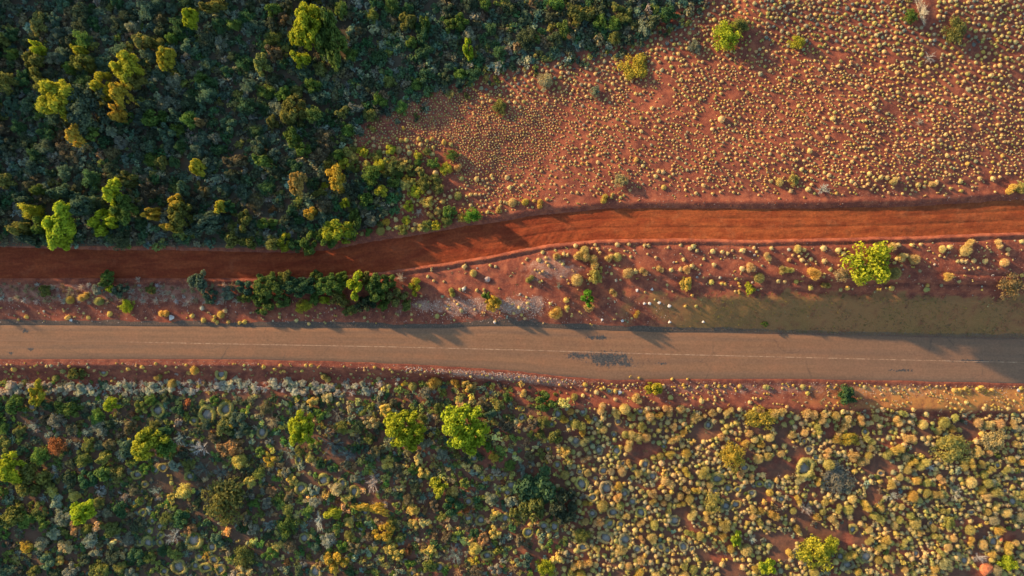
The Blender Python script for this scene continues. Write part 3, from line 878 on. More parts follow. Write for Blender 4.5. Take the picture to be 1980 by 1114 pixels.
 ("bush", 1685, 512, 44, 46, 4.6, "lime", "large round yellow-green tree between the dirt track and the sealed road", "large yellow-green tree between the roads"),
 ("bush", 1952, 550, 26, 26, 1.2, "tan", "loose tan grass bush at the eastern edge above the green verge", "tan grass bush at the eastern edge"),
 ("bush", 1629, 533, 14, 14, 1.0, "hgrey", "greyish tussock left of the large yellow-green tree", None),
 ("shrub", 1326, 549, 11, 17, .9, "hgold", "upright golden tussock over the end of the green verge", None),
 ("shrub", 1450, 560, 12, 11, .9, "yellow", "yellow bush on the upper lip of the green verge", "yellow bush on the green verge's lip"),
 ("shrub", 1480, 627, 9, 5, .5, "green", "flat green weed at the edge of the sealed road", None),
 # below the sealed road
 ("tree", 783, 832, 39, 40, 4.8, "lime", "round lime tree below the road, smaller of the bright pair", "smaller lime tree below the road"),
 ("tree", 899, 829, 48, 46, 5.2, "lime", "big round lime tree below the road, larger of the bright pair", "larger lime tree below the road"),
 ("tree", 582, 832, 26, 36, 4.8, "lime", "upright lime tree below the road, left of the bright pair", "upright lime tree below the road"),
 ("tree", 288, 862, 33, 32, 4.6, "yellow", "yellow-green tree above the red clearing, lower west", "yellow-green tree above the red clearing"),
 ("shrub", 318, 868, 22, 24, 3.4, "green", "green tree shaded behind the yellow-green tree above the red clearing", None),
 ("tree", 22, 905, 26, 28, 4.4, "lime", "lime-yellow tree at the western edge below the road", "lime-yellow tree at the western edge"),
 ("shrub", 55, 930, 36, 34, 3.0, "olive", "wide dull olive shrub beside the lime-yellow tree at the western edge", None),
 ("tree", 158, 990, 25, 25, 4.6, "lime", "bright yellow-green tree in the lower western scrub", "bright yellow-green tree in lower scrub"),
 ("bush", 435, 976, 48, 46, 3.6, "olive", "big dome-shaped olive-green bush below the red clearing", "big dome-shaped olive bush"),
 ("shrub", 18, 1000, 26, 26, 3.4, "olive", "yellowish olive shrub at the western edge, second from the bottom corner", None),
 ("bush", 474, 1076, 22, 21, 1.8, "olive", "round olive-yellow bush at the bottom below the big dome-shaped bush", "round olive bush at the bottom"),
 ("shrub", 70, 760, 16, 24, 2.8, "yellow", "yellow-green shrub on the pale strip below the road, western end", "yellow-green shrub on the pale strip"),
 ("shrub", 148, 723, 17, 14, 1.8, "olive", "olive bush on the dark fill bank below the road", "olive bush on the fill bank"),
 ("shrub", 30, 785, 24, 16, 2.2, "green", "green shrub just below the pale strip, nearest the western edge", None),
 ("shrub", 130, 790, 26, 20, 2.4, "green", "mid-green shrub below the olive bush on the fill bank", None),
 ("shrub", 215, 783, 20, 12, 2.2, "lime", "low light green shrub below the pale strip, west of the ringed spinifex", None),
 ("shrub", 848, 945, 18, 20, 3.0, "yellow", "yellow-olive tree below the bright lime pair", "yellow-olive tree below the lime pair"),
 ("shrub", 872, 978, 22, 18, 2.2, "deep", "dark green bush under the yellow-olive tree below the lime pair", None),
 ("bush", 555, 1020, 20, 20, 2.0, "green", "round green bush at the lower middle, left of the white twigs", "round green bush of the lower middle"),
 ("shrub", 650, 1085, 22, 22, 2.2, "gold", "mustard shrub at the bottom edge, middle west", "mustard shrub at the bottom edge"),
 ("shrub", 744, 1030, 18, 20, 1.8, "gold", "mustard shrub right above the bottom edge's middle", "mustard shrub of the lower middle"),
 ("shrub", 725, 985, 36, 14, 1.6, "gold", "long low mustard shrub above the mustard shrub of the lower middle", None),
 ("shrub", 645, 993, 22, 13, 1.6, "yellow", "low yellow shrub left of the long mustard shrub", None),
 ("shrub", 694, 1016, 8, 9, 1.2, "green", "small vivid green bush between the mustard shrubs", None),
 ("shrub", 1045, 945, 40, 46, 2.6, "deep", "dark green tree at the western end of the golden hummock field", "dark green tree of the hummock field"),
 ("shrub", 1090, 985, 30, 30, 2.8, "dark", "dark shrub on the right flank of the dark green tree", None),
 ("shrub", 1028, 985, 24, 30, 2.4, "olive", "olive shrub on the lower left of the dark green tree", None),
 ("bush", 1128, 1035, 16, 16, 1.3, "olive", "olive bush below the dark shrub in the hummock field", None),
 ("shrub", 1052, 776, 24, 18, 1.8, "green", "green-yellow shrub just under the road's widened shoulder", "green-yellow shrub under the road shoulder"),
 ("shrub", 1072, 845, 16, 18, 1.7, "olive", "olive-yellow shrub above the dark green tree of the hummock field", None),
 ("shrub", 1264, 752, 17, 14, 1.5, "yellow", "yellow-green bush on the orange shoulder below the tar patch", "yellow-green bush on the orange shoulder"),
 ("shrub", 1638, 766, 20, 17, 1.8, "deep", "dark green bush alone on the orange shoulder", "dark green bush on the orange shoulder"),
 ("bush", 1415, 884, 26, 24, 1.5, "gold", "wide mustard bush in the middle of the hummock field", "mustard bush of the hummock field"),
 ("bush", 1470, 812, 32, 22, 1.4, "gold", "broad golden bush on the upper rim of the hummock field", "broad golden bush on the field's rim"),
 ("bush", 1380, 975, 17, 21, 1.2, "hgreen", "olive-gold bush left of the empty rings in the hummock field", "olive-gold bush of the hummock field"),
 ("shrub", 1424, 1044, 12, 14, 1.6, "lime", "lime bush beside the white bush in the lower hummock field", "lime bush of the lower hummock field"),
 ("burst", 1455, 1044, 14, 12, 1.1, "white", "white dead bush beside the lime bush of the lower hummock field", None),
 ("bush", 1055, 1096, 17, 18, 1.6, "lime", "lime bush at the bottom edge under the dark green tree", "lime bush at the bottom edge"),
 ("shrub", 1485, 1096, 18, 22, 1.6, "lime", "lime-yellow bush at the bottom edge, middle east", None),
 ("burst", 1560, 985, 16, 20, 1.2, "pale", "pale feathery bush left of the middle of the eastern field", "pale feathery bush of the eastern field"),
 ("bush", 1582, 1072, 34, 32, 2.0, "yellow", "big golden-olive bush at the bottom of the eastern field", "big golden-olive bush at the bottom"),
 ("bush", 1606, 1052, 16, 16, 1.6, "lime", "lime-topped bush on the upper right of the big golden-olive bush", None),
 ("burst", 1896, 1080, 19, 16, 1.2, "white", "bluish white dead bush above the orange boulder", "bluish white bush above the boulder"),
 ("bush", 1950, 1090, 17, 18, 1.5, "lime", "lime bush right of the orange boulder", "lime bush by the boulder"),
 ("bush", 1845, 870, 40, 34, 1.4, "hgreen", "broad dull green-gold bush in the upper eastern field", "broad green-gold bush of the eastern field"),
 ("bush", 1645, 850, 22, 15, 1.2, "gold", "mustard bush near the top of the eastern field", "mustard bush of the eastern field"),
 ("bush", 1925, 850, 26, 24, 1.4, "hgrey", "grey bush in the upper corner of the eastern field", "grey bush of the eastern corner"),
 ("burst", 1848, 955, 14, 20, 1.1, "pale", "pale twiggy bush in the middle of the eastern field", None),
 ("burst", 1727, 960, 12, 10, .9, "white", "small white bush among hummocks, centre of the eastern field", None),
 ("burst", 1800, 905, 10, 10, .9, "white", "small white bush under the broad green-gold bush", None),
 ("bush", 1840, 1012, 13, 13, 1.0, "hgreen", "dull olive-gold bush, round and low, left of centre east", None),
 ("bush", 1625, 928, 34, 32, 1.0, "grey", "large grey mat of old spinifex in the eastern field", "grey spinifex mat of the eastern field"),
 ("burst", 388, 868, 26, 16, 1.4, "white", "bone-white dead bush right of the yellow-green tree above the clearing", "bone-white dead bush"),
 ("burst", 392, 908, 26, 17, 1.5, "blue", "blue-grey bush between the bone-white bush and the dome-shaped bush", "blue-grey bush below the bone-white one"),
 ("burst", 425, 915, 18, 16, 1.5, "blue", "blue-green feathery bush right of the blue-grey bush", None),
 ("shrub", 445, 865, 26, 22, 1.8, "tan", "large tan shrub right of the bone-white dead bush", None),
 ("burst", 638, 862, 30, 26, 2.0, "blue", "large blue-green feathery bush right of the upright lime tree", "large blue-green feathery bush"),
 ("burst", 672, 880, 20, 22, 1.7, "blue", "blue-grey bush right of the large blue-green feathery bush", None),
 ("burst", 558, 878, 16, 14, 1.4, "blue", "blue-green bush under the upright lime tree", None),
 ("burst", 525, 815, 18, 24, 1.6, "hgrey", "grey-green bush left of the upright lime tree", None),
 ("burst", 650, 802, 16, 16, 1.5, "grey", "pale green bush above the large blue-green feathery bush", None),
 ("burst", 616, 1008, 12, 26, 1.3, "white", "white upright twigs in the lower middle", "white upright twigs"),
 ("burst", 720, 935, 20, 24, 1.8, "pale", "pale fallen branchy bush below the blue-green feathery bush", None),
 ("burst", 815, 970, 10, 8, 1.2, "blue", "small blue bush left of the yellow-olive tree", None),
 ("burst", 1010, 910, 14, 24, 1.5, "blue", "pale blue-green bush on the left flank of the dark green tree", None),
 ("burst", 880, 1075, 22, 30, 1.2, "blue", "pale blue-green bush at the bottom edge, middle", "pale blue-green bush at the bottom"),
 ("shrub", 400, 820, 12, 10, 1.6, "teal", "blue-green shrub on the rim of a large spinifex ring", None),
]
for k in NAMED:
    kind, px, py, rx, ry, h, col, label, short = k
    d = place(kind, px, py, rx, ry, h, col, label)
    d["short"] = short

for x, y, r, h, c in ((500, 572, 16, 2.0, "green"), (545, 582, 15, 1.8, "green"), (552, 538, 15, 2.4, "olive"), (608, 578, 13, 1.6, "green"), (612, 536, 14, 2.4, "green"), (655, 578, 16, 2.0, "olive"),
                      (662, 540, 14, 2.6, "green"), (708, 538, 13, 2.8, "olive"), (742, 590, 13, 1.7, "green"), (750, 543, 14, 2.6, "green"), (470, 556, 16, 2.0, "teal"), (440, 566, 13, 1.4, "grey"), (785, 590, 12, 1.2, "olive"), (232, 560, 15, 1.7, "teal"), (190, 558, 12, 1.3, "blue"), (405, 575, 13, 1.4, "teal")):
    d = place("shrub", x, y, r * 1.1, r * 1.1, h, c, group="shrubs of the hedge between the carriageways")
# hummocks read off the photograph in enlarged tiles: tile corner, scale, then x, y, radius (tile pixels), colour letter
TILES = [
 (1000, 280, "745,740,22 830,738,16 960,748,25 580,742,14 605,785,20 435,750,18 285,785,14 500,785,34 458,832,33 510,835,36 360,815,25 295,830,27 190,800,17 160,855,19 225,885,20 215,840,14 70,850,14 565,875,42 680,840,30 745,835,30 95,1000,28,g 180,945,17 175,1015,17 445,1005,40 825,955,40 880,940,22 940,940,32 1060,930,26 1145,930,18 1215,925,20 1258,928,26 1300,900,20 1335,925,15 1215,745,16 1285,770,18 1310,755,22 1335,785,15 1455,790,20 1525,795,17 1600,785,12 1675,785,24 1760,765,15 1780,795,12 1890,765,13 1860,835,26 1675,920,22 1730,915,30 1800,990,36,g 1445,1020,22,y 1520,1030,14,y 1545,1035,14,y 715,1095,27 650,400,30,y 705,380,22,g 780,385,20,g 905,315,13,g 1090,315,21,y 600,130,17 60,425,27,y 125,415,15,y 165,440,30,y 1635,220,15 1715,220,12 1485,305,13 1250,335,12 1885,265,14 1840,265,13 1395,95,16 935,155,15 1085,200,20 1050,195,18 1330,360,14 520,140,16 480,105,12"),
 (1480, 280, "330,45,22 225,110,20 270,182,18 340,195,16 440,205,15 475,225,18 330,245,16 105,278,30 40,270,16 345,295,14 320,328,22 775,215,20 860,240,20 905,245,18 950,270,27 815,250,20 640,270,18 665,290,16 750,300,22 1135,295,22 1240,295,26 1275,275,16 1450,270,20 1690,250,20 1180,310,16 1820,330,32,y 1905,310,26,g 45,770,16 240,775,28 290,780,18 435,770,24 545,785,24 580,810,20 205,820,13 260,820,17 310,820,15 275,855,19 340,850,16 175,855,16 440,865,22 375,875,12 20,835,22 125,930,27,g 175,932,33,g 360,960,46,y 485,925,18,g 960,955,42,g 940,760,28 990,745,20 1090,745,18 1155,740,15 1020,835,30 970,860,24 1055,825,16 1105,850,34 1315,775,26 1370,760,22 1510,730,30 1490,785,40 1475,865,25 1430,865,15 1550,860,19 1635,865,22 1735,735,28 1805,780,18 1800,810,16 1775,875,30 1905,720,18 1355,975,30,y 95,1010,18 145,1015,15 230,1015,20,y 335,1060,22,y 445,1045,28,g 560,1075,17 610,1065,18,y 845,1075,17,y 940,1065,22,y 1200,1075,24,g 1205,1045,15,y 1905,970,18,y 870,970,34,g"),
 (500, 280, "1040,40,27 1110,15,18 1120,60,24 1070,110,26 1025,125,20 1080,42,14 930,55,18 900,20,16 960,75,15 810,95,23,g 680,125,17 750,130,14 980,175,24 955,165,22 1000,210,20 1290,70,22 1480,170,28 1315,210,25 1620,255,24 1735,240,22 1845,245,21 1865,318,20 1265,350,22 1480,380,30,g 1560,375,22 1625,370,22 1145,415,20 1200,410,22 1320,410,20 1075,410,14 1380,375,15 1320,465,15 1275,520,26 1020,555,22 1025,615,22,g 1070,505,12 1130,545,12 1160,590,17 1190,590,14 1110,610,18 990,440,18 1060,445,18 900,420,14 905,640,30,g 765,660,20,g 965,620,22,g 1780,488,26 1700,500,17 1795,435,20 1835,430,20 1885,430,30 1720,465,15 1080,380,15 1040,370,26,g 475,345,24,y 720,430,16 1205,345,12 1895,300,14 1290,440,15 1400,410,10 1595,955,28 1530,905,22 1285,925,17 1410,920,10 1720,895,13 1760,905,12 1700,1000,24,w 1620,1080,15 1435,1095,30,g 1495,1075,14 1675,1090,20,g 1525,1070,16,w 1155,1030,30,y 1300,1010,12"),
 (0, 540, "195,280,17,y 135,300,10,y 500,285,24,y 655,285,17,y 815,258,22,y 520,155,28,y 625,135,34,y 735,165,32,g 1215,248,30,y 1425,272,19,y 1510,305,22,y 1590,290,24,y 1640,262,26,y 1610,318,17,y 1695,318,17,y 1780,322,17,y 1815,318,20,y 1125,85,26,y 100,668,22,y 465,680,24,g 905,683,13,y 950,665,18,y 1055,652,18,y 1078,680,14,y 1155,628,13,y 1240,690,16,y 1310,705,13,w 1445,672,34,y 1400,695,20,y 1740,630,12,y 415,735,26,g 1175,730,26,g 1280,775,34,g 1670,235,20 1500,215,20,w"),
 (500, 540, "155,270,18 280,305,17 440,275,12 372,332,13 360,270,12 1325,275,20,g 35,650,18,y 120,668,15,y 160,640,13,y 175,685,22,y 350,640,14,y 388,640,15,y 322,680,15,y 860,655,14,y 985,680,16,g 500,735,30,g 890,740,20 1145,795,33,g 1310,770,40,y 1460,770,30,y 1695,845,18,y 1030,760,24,w 965,795,24,g 385,785,20,g"),
 (1000, 540, "245,180,14 365,155,24,y 370,210,22,y 370,235,14 285,252,40,y 405,265,15 470,248,12 890,262,26,y 1250,200,13,y 1330,200,14,g 1250,65,22,y 1300,120,13,y 1650,95,17,y 1650,40,17,y 1620,90,10 505,782,20,y 635,810,22,y 730,830,20,y 590,840,22 890,885,35 730,895,18 1370,905,24 1470,888,17 1525,895,13 1405,795,16,y 1500,795,16,y 1545,795,13,y 1655,795,18,y 1240,795,21,y 1160,800,12,y 1765,885,17 1730,915,17 1845,800,22,g 905,732,12,y 840,722,9,y 1150,742,12,y 1265,742,10,y 45,850,28 1140,880,22,g 1085,795,20 490,865,16 425,875,26,g 1325,1030,34 1375,1025,26 1450,990,28 1500,970,24 1570,985,32 1460,1055,24 1215,965,32 1115,955,32 1030,960,24 970,960,24 800,965,42 740,1000,30 630,960,33 985,1020,34 920,1035,24 1070,1062,22 1215,1055,20 1800,980,30 1895,1000,34 1130,1000,26 1265,970,22 720,965,22 840,1020,28 1240,1075,24 1160,1095,26"),
 (1480, 540, "870,965,25 470,1000,26 60,1000,38 125,985,30 235,1030,26 330,1010,46 420,1025,40 520,1015,34 610,1040,30 710,1045,34 880,1040,26 980,1050,34 820,1030,30 850,1090,26 590,1090,30 1020,1060,26 1080,1060,26 1170,1080,34 1405,825,22,y 1460,820,26,y 1500,815,20,y 1590,810,26,y 1670,825,20,y 1495,915,18 1625,960,17 1635,935,13 1805,962,16 795,945,16 280,800,22,g 1740,1075,40 1580,1065,34 1650,1085,30 1840,1075,30 15,805,20,g 1900,810,18,y"),
]
HUM = []         # px, py, radius px, colour: the largest become things, the rest join the tufts
CL = {"": "hstraw", "y": "hgold", "g": "hgreen", "w": "pale"}
for ox, oy, txt in TILES:
    for w in txt.split():
        q = w.split(",")
        x, y, rr = float(q[0]), float(q[1]), float(q[2])
        c = CL[q[3] if len(q) > 3 else ""]
        rp = rr / 3.842 * 1.18
        HUM.append((ox + x / 3.842, oy + y / 3.842, rp, c))

RINGS = [
 (0, 540, "770,690,34 1645,695,50 1540,1005,62 1175,975,60 1680,960,66 235,945,46 410,735,22 1440,1050,36"),
 (0, 824, "1020,360,40 1155,325,32 1215,305,38 1410,370,40 1080,430,30 1130,705,26 1055,485,20 1190,745,32 1195,810,30 1190,865,28 1100,860,46 1045,860,34 1440,850,72 1575,900,40 1590,990,36 1480,970,30 1450,1040,34 1530,1050,44 1640,1065,42 1330,1040,60 1220,1075,34 1110,780,30 1065,640,34 1295,1060,26"),
 (500, 824, "315,465,56 485,400,52 625,425,34 710,490,46 790,635,32 420,1085,48 1345,1050,40 1600,240,34 1725,385,30 1660,380,26 1835,680,40 1560,680,40 1875,440,44 1850,490,34 300,250,34 25,45,44 1700,960,46 1650,700,46 1560,560,34 1790,470,30 1140,1090,30 340,830,44"),
 (1000, 824, "465,340,26 640,330,34 580,390,20 665,460,58 800,500,40 950,280,42 1010,370,40 860,320,22 785,275,22 435,110,46 610,180,34 1090,150,22 480,430,50 560,530,36 715,640,44 945,600,20 1470,485,34 1570,460,36 1640,470,28 1620,580,38 1550,595,44 1870,435,36 1800,430,30 660,830,56 800,840,56 1115,925,26 1235,900,38 1300,915,26 895,915,34 490,900,42 80,790,46 280,745,40 200,740,38 770,730,34 690,720,44 1070,900,34 1170,700,44 1690,310,34 920,640,40 720,60,26 860,560,34 1745,500,30 230,170,24 300,285,34 560,650,32 40,680,24 1490,390,56 740,185,40"),
 (1480, 824, "290,310,70 860,350,28 290,115,22 325,175,36 375,235,24 740,45,30 330,270,34 445,675,18 240,940,44 750,970,50 1725,290,26 1780,480,22 1480,1000,40 1120,945,26 120,545,30 650,765,36 35,435,30 1410,480,40 610,1030,46 1690,860,46 1225,720,24 1530,640,26 1840,560,40 1370,90,34 560,970,40"),
 (1000, 540, "305,1000,38 400,1040,22 490,985,34 915,975,36 985,1020,24 255,1078,26 685,1015,14 40,1030,34 685,830,22 750,1060,30 30,960,26 580,1040,24 1420,1085,34"),
]
for ox, oy, txt in RINGS:
    for w in txt.split():
        x, y, rr = (float(a) for a in w.split(","))
        px, py, rp = ox + x / 3.842, oy + y / 3.842, rr / 3.842
        c = "hgreen" if px < 1080 else random.choice(["hgreen", "hgrey", "hgrey", "hstraw"])
        place("ring", px, py, rp, rp * RNG.uniform(.85, 1.15), rp * S * RNG.uniform(.3, .48), c)

# ------------------------------------------------------------------ the rest of the cover, scattered without overlap
CELL = 24
OCC = {}
def occ_add(x, y, r):
    OCC.setdefault((int(x // CELL), int(y // CELL)), []).append((x, y, r))
def occ_free(x, y, r, k=1.0):
    cx, cy = int(x // CELL), int(y // CELL)
    m = 3 if r < 30 else 4
    for i in range(cx - m, cx + m + 1):
        for j in range(cy - m, cy + m + 1):
            for a, b, q in OCC.get((i, j), ()):
                if (a - x) ** 2 + (b - y) ** 2 < (k * (q + r)) ** 2:
                    return False
    return True
for d in THINGS:
    occ_add(d["px"], d["py"], d["r"] * .9)
for x, y, rr, c in HUM:
    occ_add(x, y, rr)

def on_way(px, py, r=0):
    """inside either carriageway (or closer to it than r)"""
    return (DIRT_T(px) - r < py < DIRT_B(px) + r) or (ROAD_T(px) - r < py < ROAD_B(px) + r)

def scatter(box, tries, rad, ok, k=1.0, way=1.0):
    out = []
    x0, y0, x1, y1 = box
    xs = RNG.uniform(x0, x1, tries); ys = RNG.uniform(y0, y1, tries)
    for x, y in zip(xs, ys):
        p = ok(x, y)
        if p <= 0 or RNG.random() > p:
            continue
        r = rad(x, y)
        if on_way(x, y, r * way) or not occ_free(x, y, r, k):
            continue
        occ_add(x, y, r)
        out.append((x, y, r))
    return out
def pick(choices):
    names = list(choices); w = np.array([choices[n] for n in names], float)
    return names[RNG.choice(len(names), p=w / w.sum())]
def forest_at(x, y):
    return bool(in_poly(x, y, FOREST))
def wood_depth(x, y):
    """0..1: low scrub along the top edge and the bend, tall wood to the west"""
    return float(1 - sstep(560, 760, x)) * float(sstep(470, 380, y) * .35 + .65)

# wood: the larger crowns one by one
WOOD = scatter((2, 2, 1365, 476), 5200, lambda x, y: RNG.uniform(9, 20) if x < 640 else RNG.uniform(8, 16), lambda x, y: 1.0 if forest_at(x, y) else 0, .70, .7)
WOOD.sort(key=lambda t: -t[2])
for q, (x, y, r) in enumerate(WOOD[:215]):
    tall = q % 5 == 0
    h = (.7 + r * .085) * RNG.uniform(.8, 1.2) * (1.55 if tall and x < 660 else 1.0) * (1.45 if y > 436 and x < 640 else 1.0)
    c = pick(dict(green=3, olive=2, teal=2, deep=2)) if tall else pick(dict(dark=4, deep=3, teal=3.4, drab=1.6, olive=.7, grey=1.0, green=.7) if x < 640 else dict(dark=4, deep=4, teal=2.4, olive=1.2, green=1.6, grey=1.0))
    place("shrub" if RNG.random() < .4 else "bush", x, y, r, r * RNG.uniform(.8, 1.2), h, c, group="shrubs of the dark wood", light=1.3)
SCRUB = []       # px, py, r px, height m, tint : one mass of low growth
for x, y, r in WOOD[215:]:
    SCRUB.append((x, y, r * 1.1, r * S * RNG.uniform(.8, 1.3), tuple(q * 1.5 for q in tint(pick(dict(dark=4, deep=3, teal=3.5, drab=2.5, olive=1.2, grey=1.5)), .2))))
for x, y, r in scatter((0, 0, 1420, 476), 9000, lambda x, y: RNG.uniform(4, 11), lambda x, y: 1.0 if forest_at(x, y) else 0, .45, .6):
    SCRUB.append((x, y, r * 1.15, r * S * RNG.uniform(.7, 1.3), tuple(q * 1.5 for q in tint(pick(dict(dark=3, deep=2, teal=3.4, drab=3, olive=1.2, grey=2.4, blue=.8)), .2))))

# pale dry bushes: the strip below the fill bank and the western strip between the carriageways
DRY = scatter((0, 732, 740, 772), 1400, lambda x, y: RNG.uniform(5, 10), lambda x, y: 1 - float(sstep(7, 14, abs(y - (749 + 4 * math.sin(x / 90))))), .55, 1)
DRY += scatter((0, 546, 500, 592), 700, lambda x, y: RNG.uniform(5, 10), lambda x, y: 1 - float(sstep(12, 24, abs(y - 566))), .62, 1)
for i, (x, y, r) in enumerate(DRY):
    place("bush" if y > 700 and i % 3 else "burst", x, y, r, r * RNG.uniform(.8, 1.1), r * S * RNG.uniform(.7, 1.1), pick(dict(white=5, saltbush=3) if y > 700 else dict(pale=3, hgrey=2, tan=1, white=1)), group="pale dry bushes")

# lower country south of the road: mixed scrub, thinning into hummocks to the east
def south_mix(x, y):
    if y < ROAD_B(x) + 26 + 8 * vnoise(x / 40, 0, 3):
        return 0
    red = blobd(x, y, 330, 925, 62, 24) + blobd(x, y, 610, 925, 46, 26) + blobd(x, y, 60, 1040, 22, 20) + blobd(x, y, 460, 1045, 22, 24) + .7 * blobd(x, y, 525, 1080, 40, 20) + .7 * blobd(x, y, 830, 1020, 40, 30)
    e = 1 - float(sstep(880, 1120, x))
    return max(0, e - red)
def blobd(x, y, cx, cy, rx, ry):
    d = math.hypot((x - cx) / rx, (y - cy) / ry)
    return float(1 - sstep(.7, 1.15, d))
MIX = scatter((2, 742, 1120, 1112), 5200, lambda x, y: RNG.uniform(8, 20) if x < 480 else RNG.uniform(7, 15), south_mix, .78, 1)
MIX.sort(key=lambda t: -t[2])
def south_colour(x):
    w = float(sstep(150, 900, x))
    return pick(dict(dark=2.2 - 1.4 * w, green=1.5 - .6 * w, deep=1.2 - .7 * w, olive=3.0, teal=1.3 - .5 * w, drab=1.6 + .4 * w, rust=.12, tan=.15 + .5 * w, grey=1.4, blue=.8 - .3 * w, gold=.05 + .4 * w, hgreen=.3 + 2.2 * w, hgrey=.15 + 1.0 * w, hstraw=.5 * w))
for x, y, r in MIX[:210]:
    c = south_colour(x)
    kind = "burst" if c in ("blue", "tan", "rust") and RNG.random() < .6 else ("bush" if RNG.random() < .45 else "shrub")
    h = r * S * RNG.uniform(.75, 1.15) + .2
    place(kind, x, y, r, r * RNG.uniform(.85, 1.15), h, c, group="bushes of the scrub below the road", light=1.35)
for x, y, r in MIX[210:]:
    SCRUB.append((x, y, r * 1.12, r * S * RNG.uniform(.55, .9) + .1, tuple(q * 1.4 for q in tint(south_colour(x), .25))))
for x, y, r in scatter((0, 738, 1100, 1114), 6000, lambda x, y: RNG.uniform(3, 7), lambda x, y: min(1, south_mix(x, y) + .12), .5, 1.5):
    SCRUB.append((x, y, r * 1.15, r * S * RNG.uniform(.5, .9), tuple(q * 1.4 for q in tint(south_colour(x), .25))))

for x, y, r in scatter((600, 290, 880, 450), 2500, lambda x, y: RNG.uniform(8, 15), lambda x, y: 1.0 * (1 - float(sstep(740, 890, x))), .62, .8)[:44]:
    place("bush" if RNG.random() < .6 else "shrub", x, y, r, r * RNG.uniform(.85, 1.15), r * S * RNG.uniform(.9, 1.4), pick(dict(yellow=2, olive=3, green=1.5, hgreen=2, gold=1)), group="bushes at the wood's ragged edge", light=1.25)
for _ in range(1500):
    x, y = RNG.uniform(640, 1420), RNG.uniform(0, 330)
    if not forest_at(x, y) and forest_at(x - RNG.uniform(0, 26), y - RNG.uniform(0, 34)):
        SCRUB.append((x, y, RNG.uniform(4, 8), RNG.uniform(.3, .8), tint(pick(dict(dark=2, teal=2, grey=2, olive=1, hgreen=2)), .2)))
# hummock field, lower east, and hummocks among the scrub
def field(x, y):
    if y < ROAD_B(x) + 58 + 14 * vnoise(x / 50, 2, 3):
        return 0
    e = float(sstep(940, 1120, x))
    gap = vnoise(x / 46, y / 40, 17)
    red = blobd(x, y, 1500, 905, 40, 22) + blobd(x, y, 1700, 905, 40, 26) + .8 * blobd(x, y, 1530, 905, 50, 16)
    return max(0, e * float(sstep(-.30, -.02, gap + .35 * vnoise(x / 19, y / 16, 18))) - red)
for x, y, r in scatter((930, 780, 1982, 1116), 9000, lambda x, y: min(12.5, 4.2 + RNG.gamma(3.0, 1.35)), field, .80, 1):
    c = pick(dict(hstraw=3.4, hgold=1.8, hgreen=2.0, hgrey=.5) if x < 1500 else dict(hstraw=2.8, hgold=1.4, hgreen=2.8, hgrey=.9))
    HUM.append((x, y, r, c))
for x, y, r in scatter((960, 790, 1986, 1118), 7000, lambda x, y: RNG.uniform(4, 7.5), lambda x, y: .7 * float(sstep(980, 1200, x)) * field(x, y), .58, 1):
    HUM.append((x, y, r, pick(dict(hstraw=2, hgreen=2.2, hgrey=1.2, hgold=.6))))
for x, y, r in scatter((930, 790, 1982, 1114), 6000, lambda x, y: RNG.uniform(3.5, 8), lambda x, y: (.4 + .6 * float(sstep(1450, 1750, x))) * float(sstep(950, 1150, x)) * (field(x, y) > 0), .70, 1):
    if RNG.random() < .3:
        HUM.append((x, y, r, pick(dict(hstraw=1, hgreen=1, hgrey=1))))
    else:
        SCRUB.append((x, y, r * 1.1, r * S * RNG.uniform(.7, 1.1), tuple(q * 1.25 for q in tint(pick(dict(grey=3, blue=1, hgreen=2, drab=1, olive=1.4, hgrey=1.5)), .2))))
for x, y, r in scatter((330, 760, 1000, 1112), 1600, lambda x, y: RNG.uniform(4, 8.5), lambda x, y: .6, .8, 1):
    HUM.append((x, y, r, pick(dict(hgreen=2, hgold=1, hgrey=1))))
for x, y, r in scatter((620, 240, 900, 450), 4200, lambda x, y: RNG.uniform(3, 8), lambda x, y: 1.0 * float(sstep(640, 720, x)) * (1 - float(sstep(800, 900, x))) * float(sstep(260, 300, y)), .85, 1):
    HUM.append((x, y, r, pick(dict(hgreen=2.2, hstraw=1, hgold=1))))

HUM.sort(key=lambda t: -t[2])
N_HUM = 300
for x, y, r, c in HUM[:N_HUM]:
    place("hummock", x, y, r * RNG.uniform(.9, 1.12), r * RNG.uniform(.9, 1.12), r * S * RNG.uniform(1.0, 1.35), c)
TUFTS = [(x, y, r * 1.05, r * S * RNG.uniform(.9, 1.25), tint(c, .12)) for x, y, r, c in HUM[N_HUM:]]

# fine tufts of the red slope
SLOPE = np.array([(640, 262), (750, 206), (830, 168), (920, 136), (1050, 104), (1160, 76), (1235, 40), (1310, -8), (1990, -8), (1990, 372), (1700, 384), (1250, 388), (1050, 398), (905, 424), (800, 446), (770, 400), (790, 350), (735, 320), (690, 300)])
def slope(x, y):
    if not in_poly(x, y, SLOPE):
        return 0
    edge = float(DIRT_T(x)) - y
    bare = 1 - .93 * (1 - float(sstep(18, 75, edge))) * float(sstep(900, 1100, x))
    g = vnoise(x / 42, y / 34, 27) + .6 * vnoise(x / 14, y / 12, 28)
    c2 = vnoise(x / 11 + 40, y / 9, 29)
    return bare * float(sstep(-.55, .05, g)) * float(sstep(-.46, -.06, c2 + .22 * float(sstep(1500, 1800, x)) + .3 * float(1 - sstep(980, 1080, x))))
EDGE = [p for p in FOREST if p[0] > 630 and p[1] < 340][1:]
def edge_d(x, y):
    best = 1e9
    for (ax, ay), (bx, by) in zip(EDGE[:-1], EDGE[1:]):
        dx, dy = bx - ax, by - ay
        t = min(1, max(0, ((x - ax) * dx + (y - ay) * dy) / (dx * dx + dy * dy + 1e-9)))
        best = min(best, math.hypot(x - ax - t * dx, y - ay - t * dy))
    return best
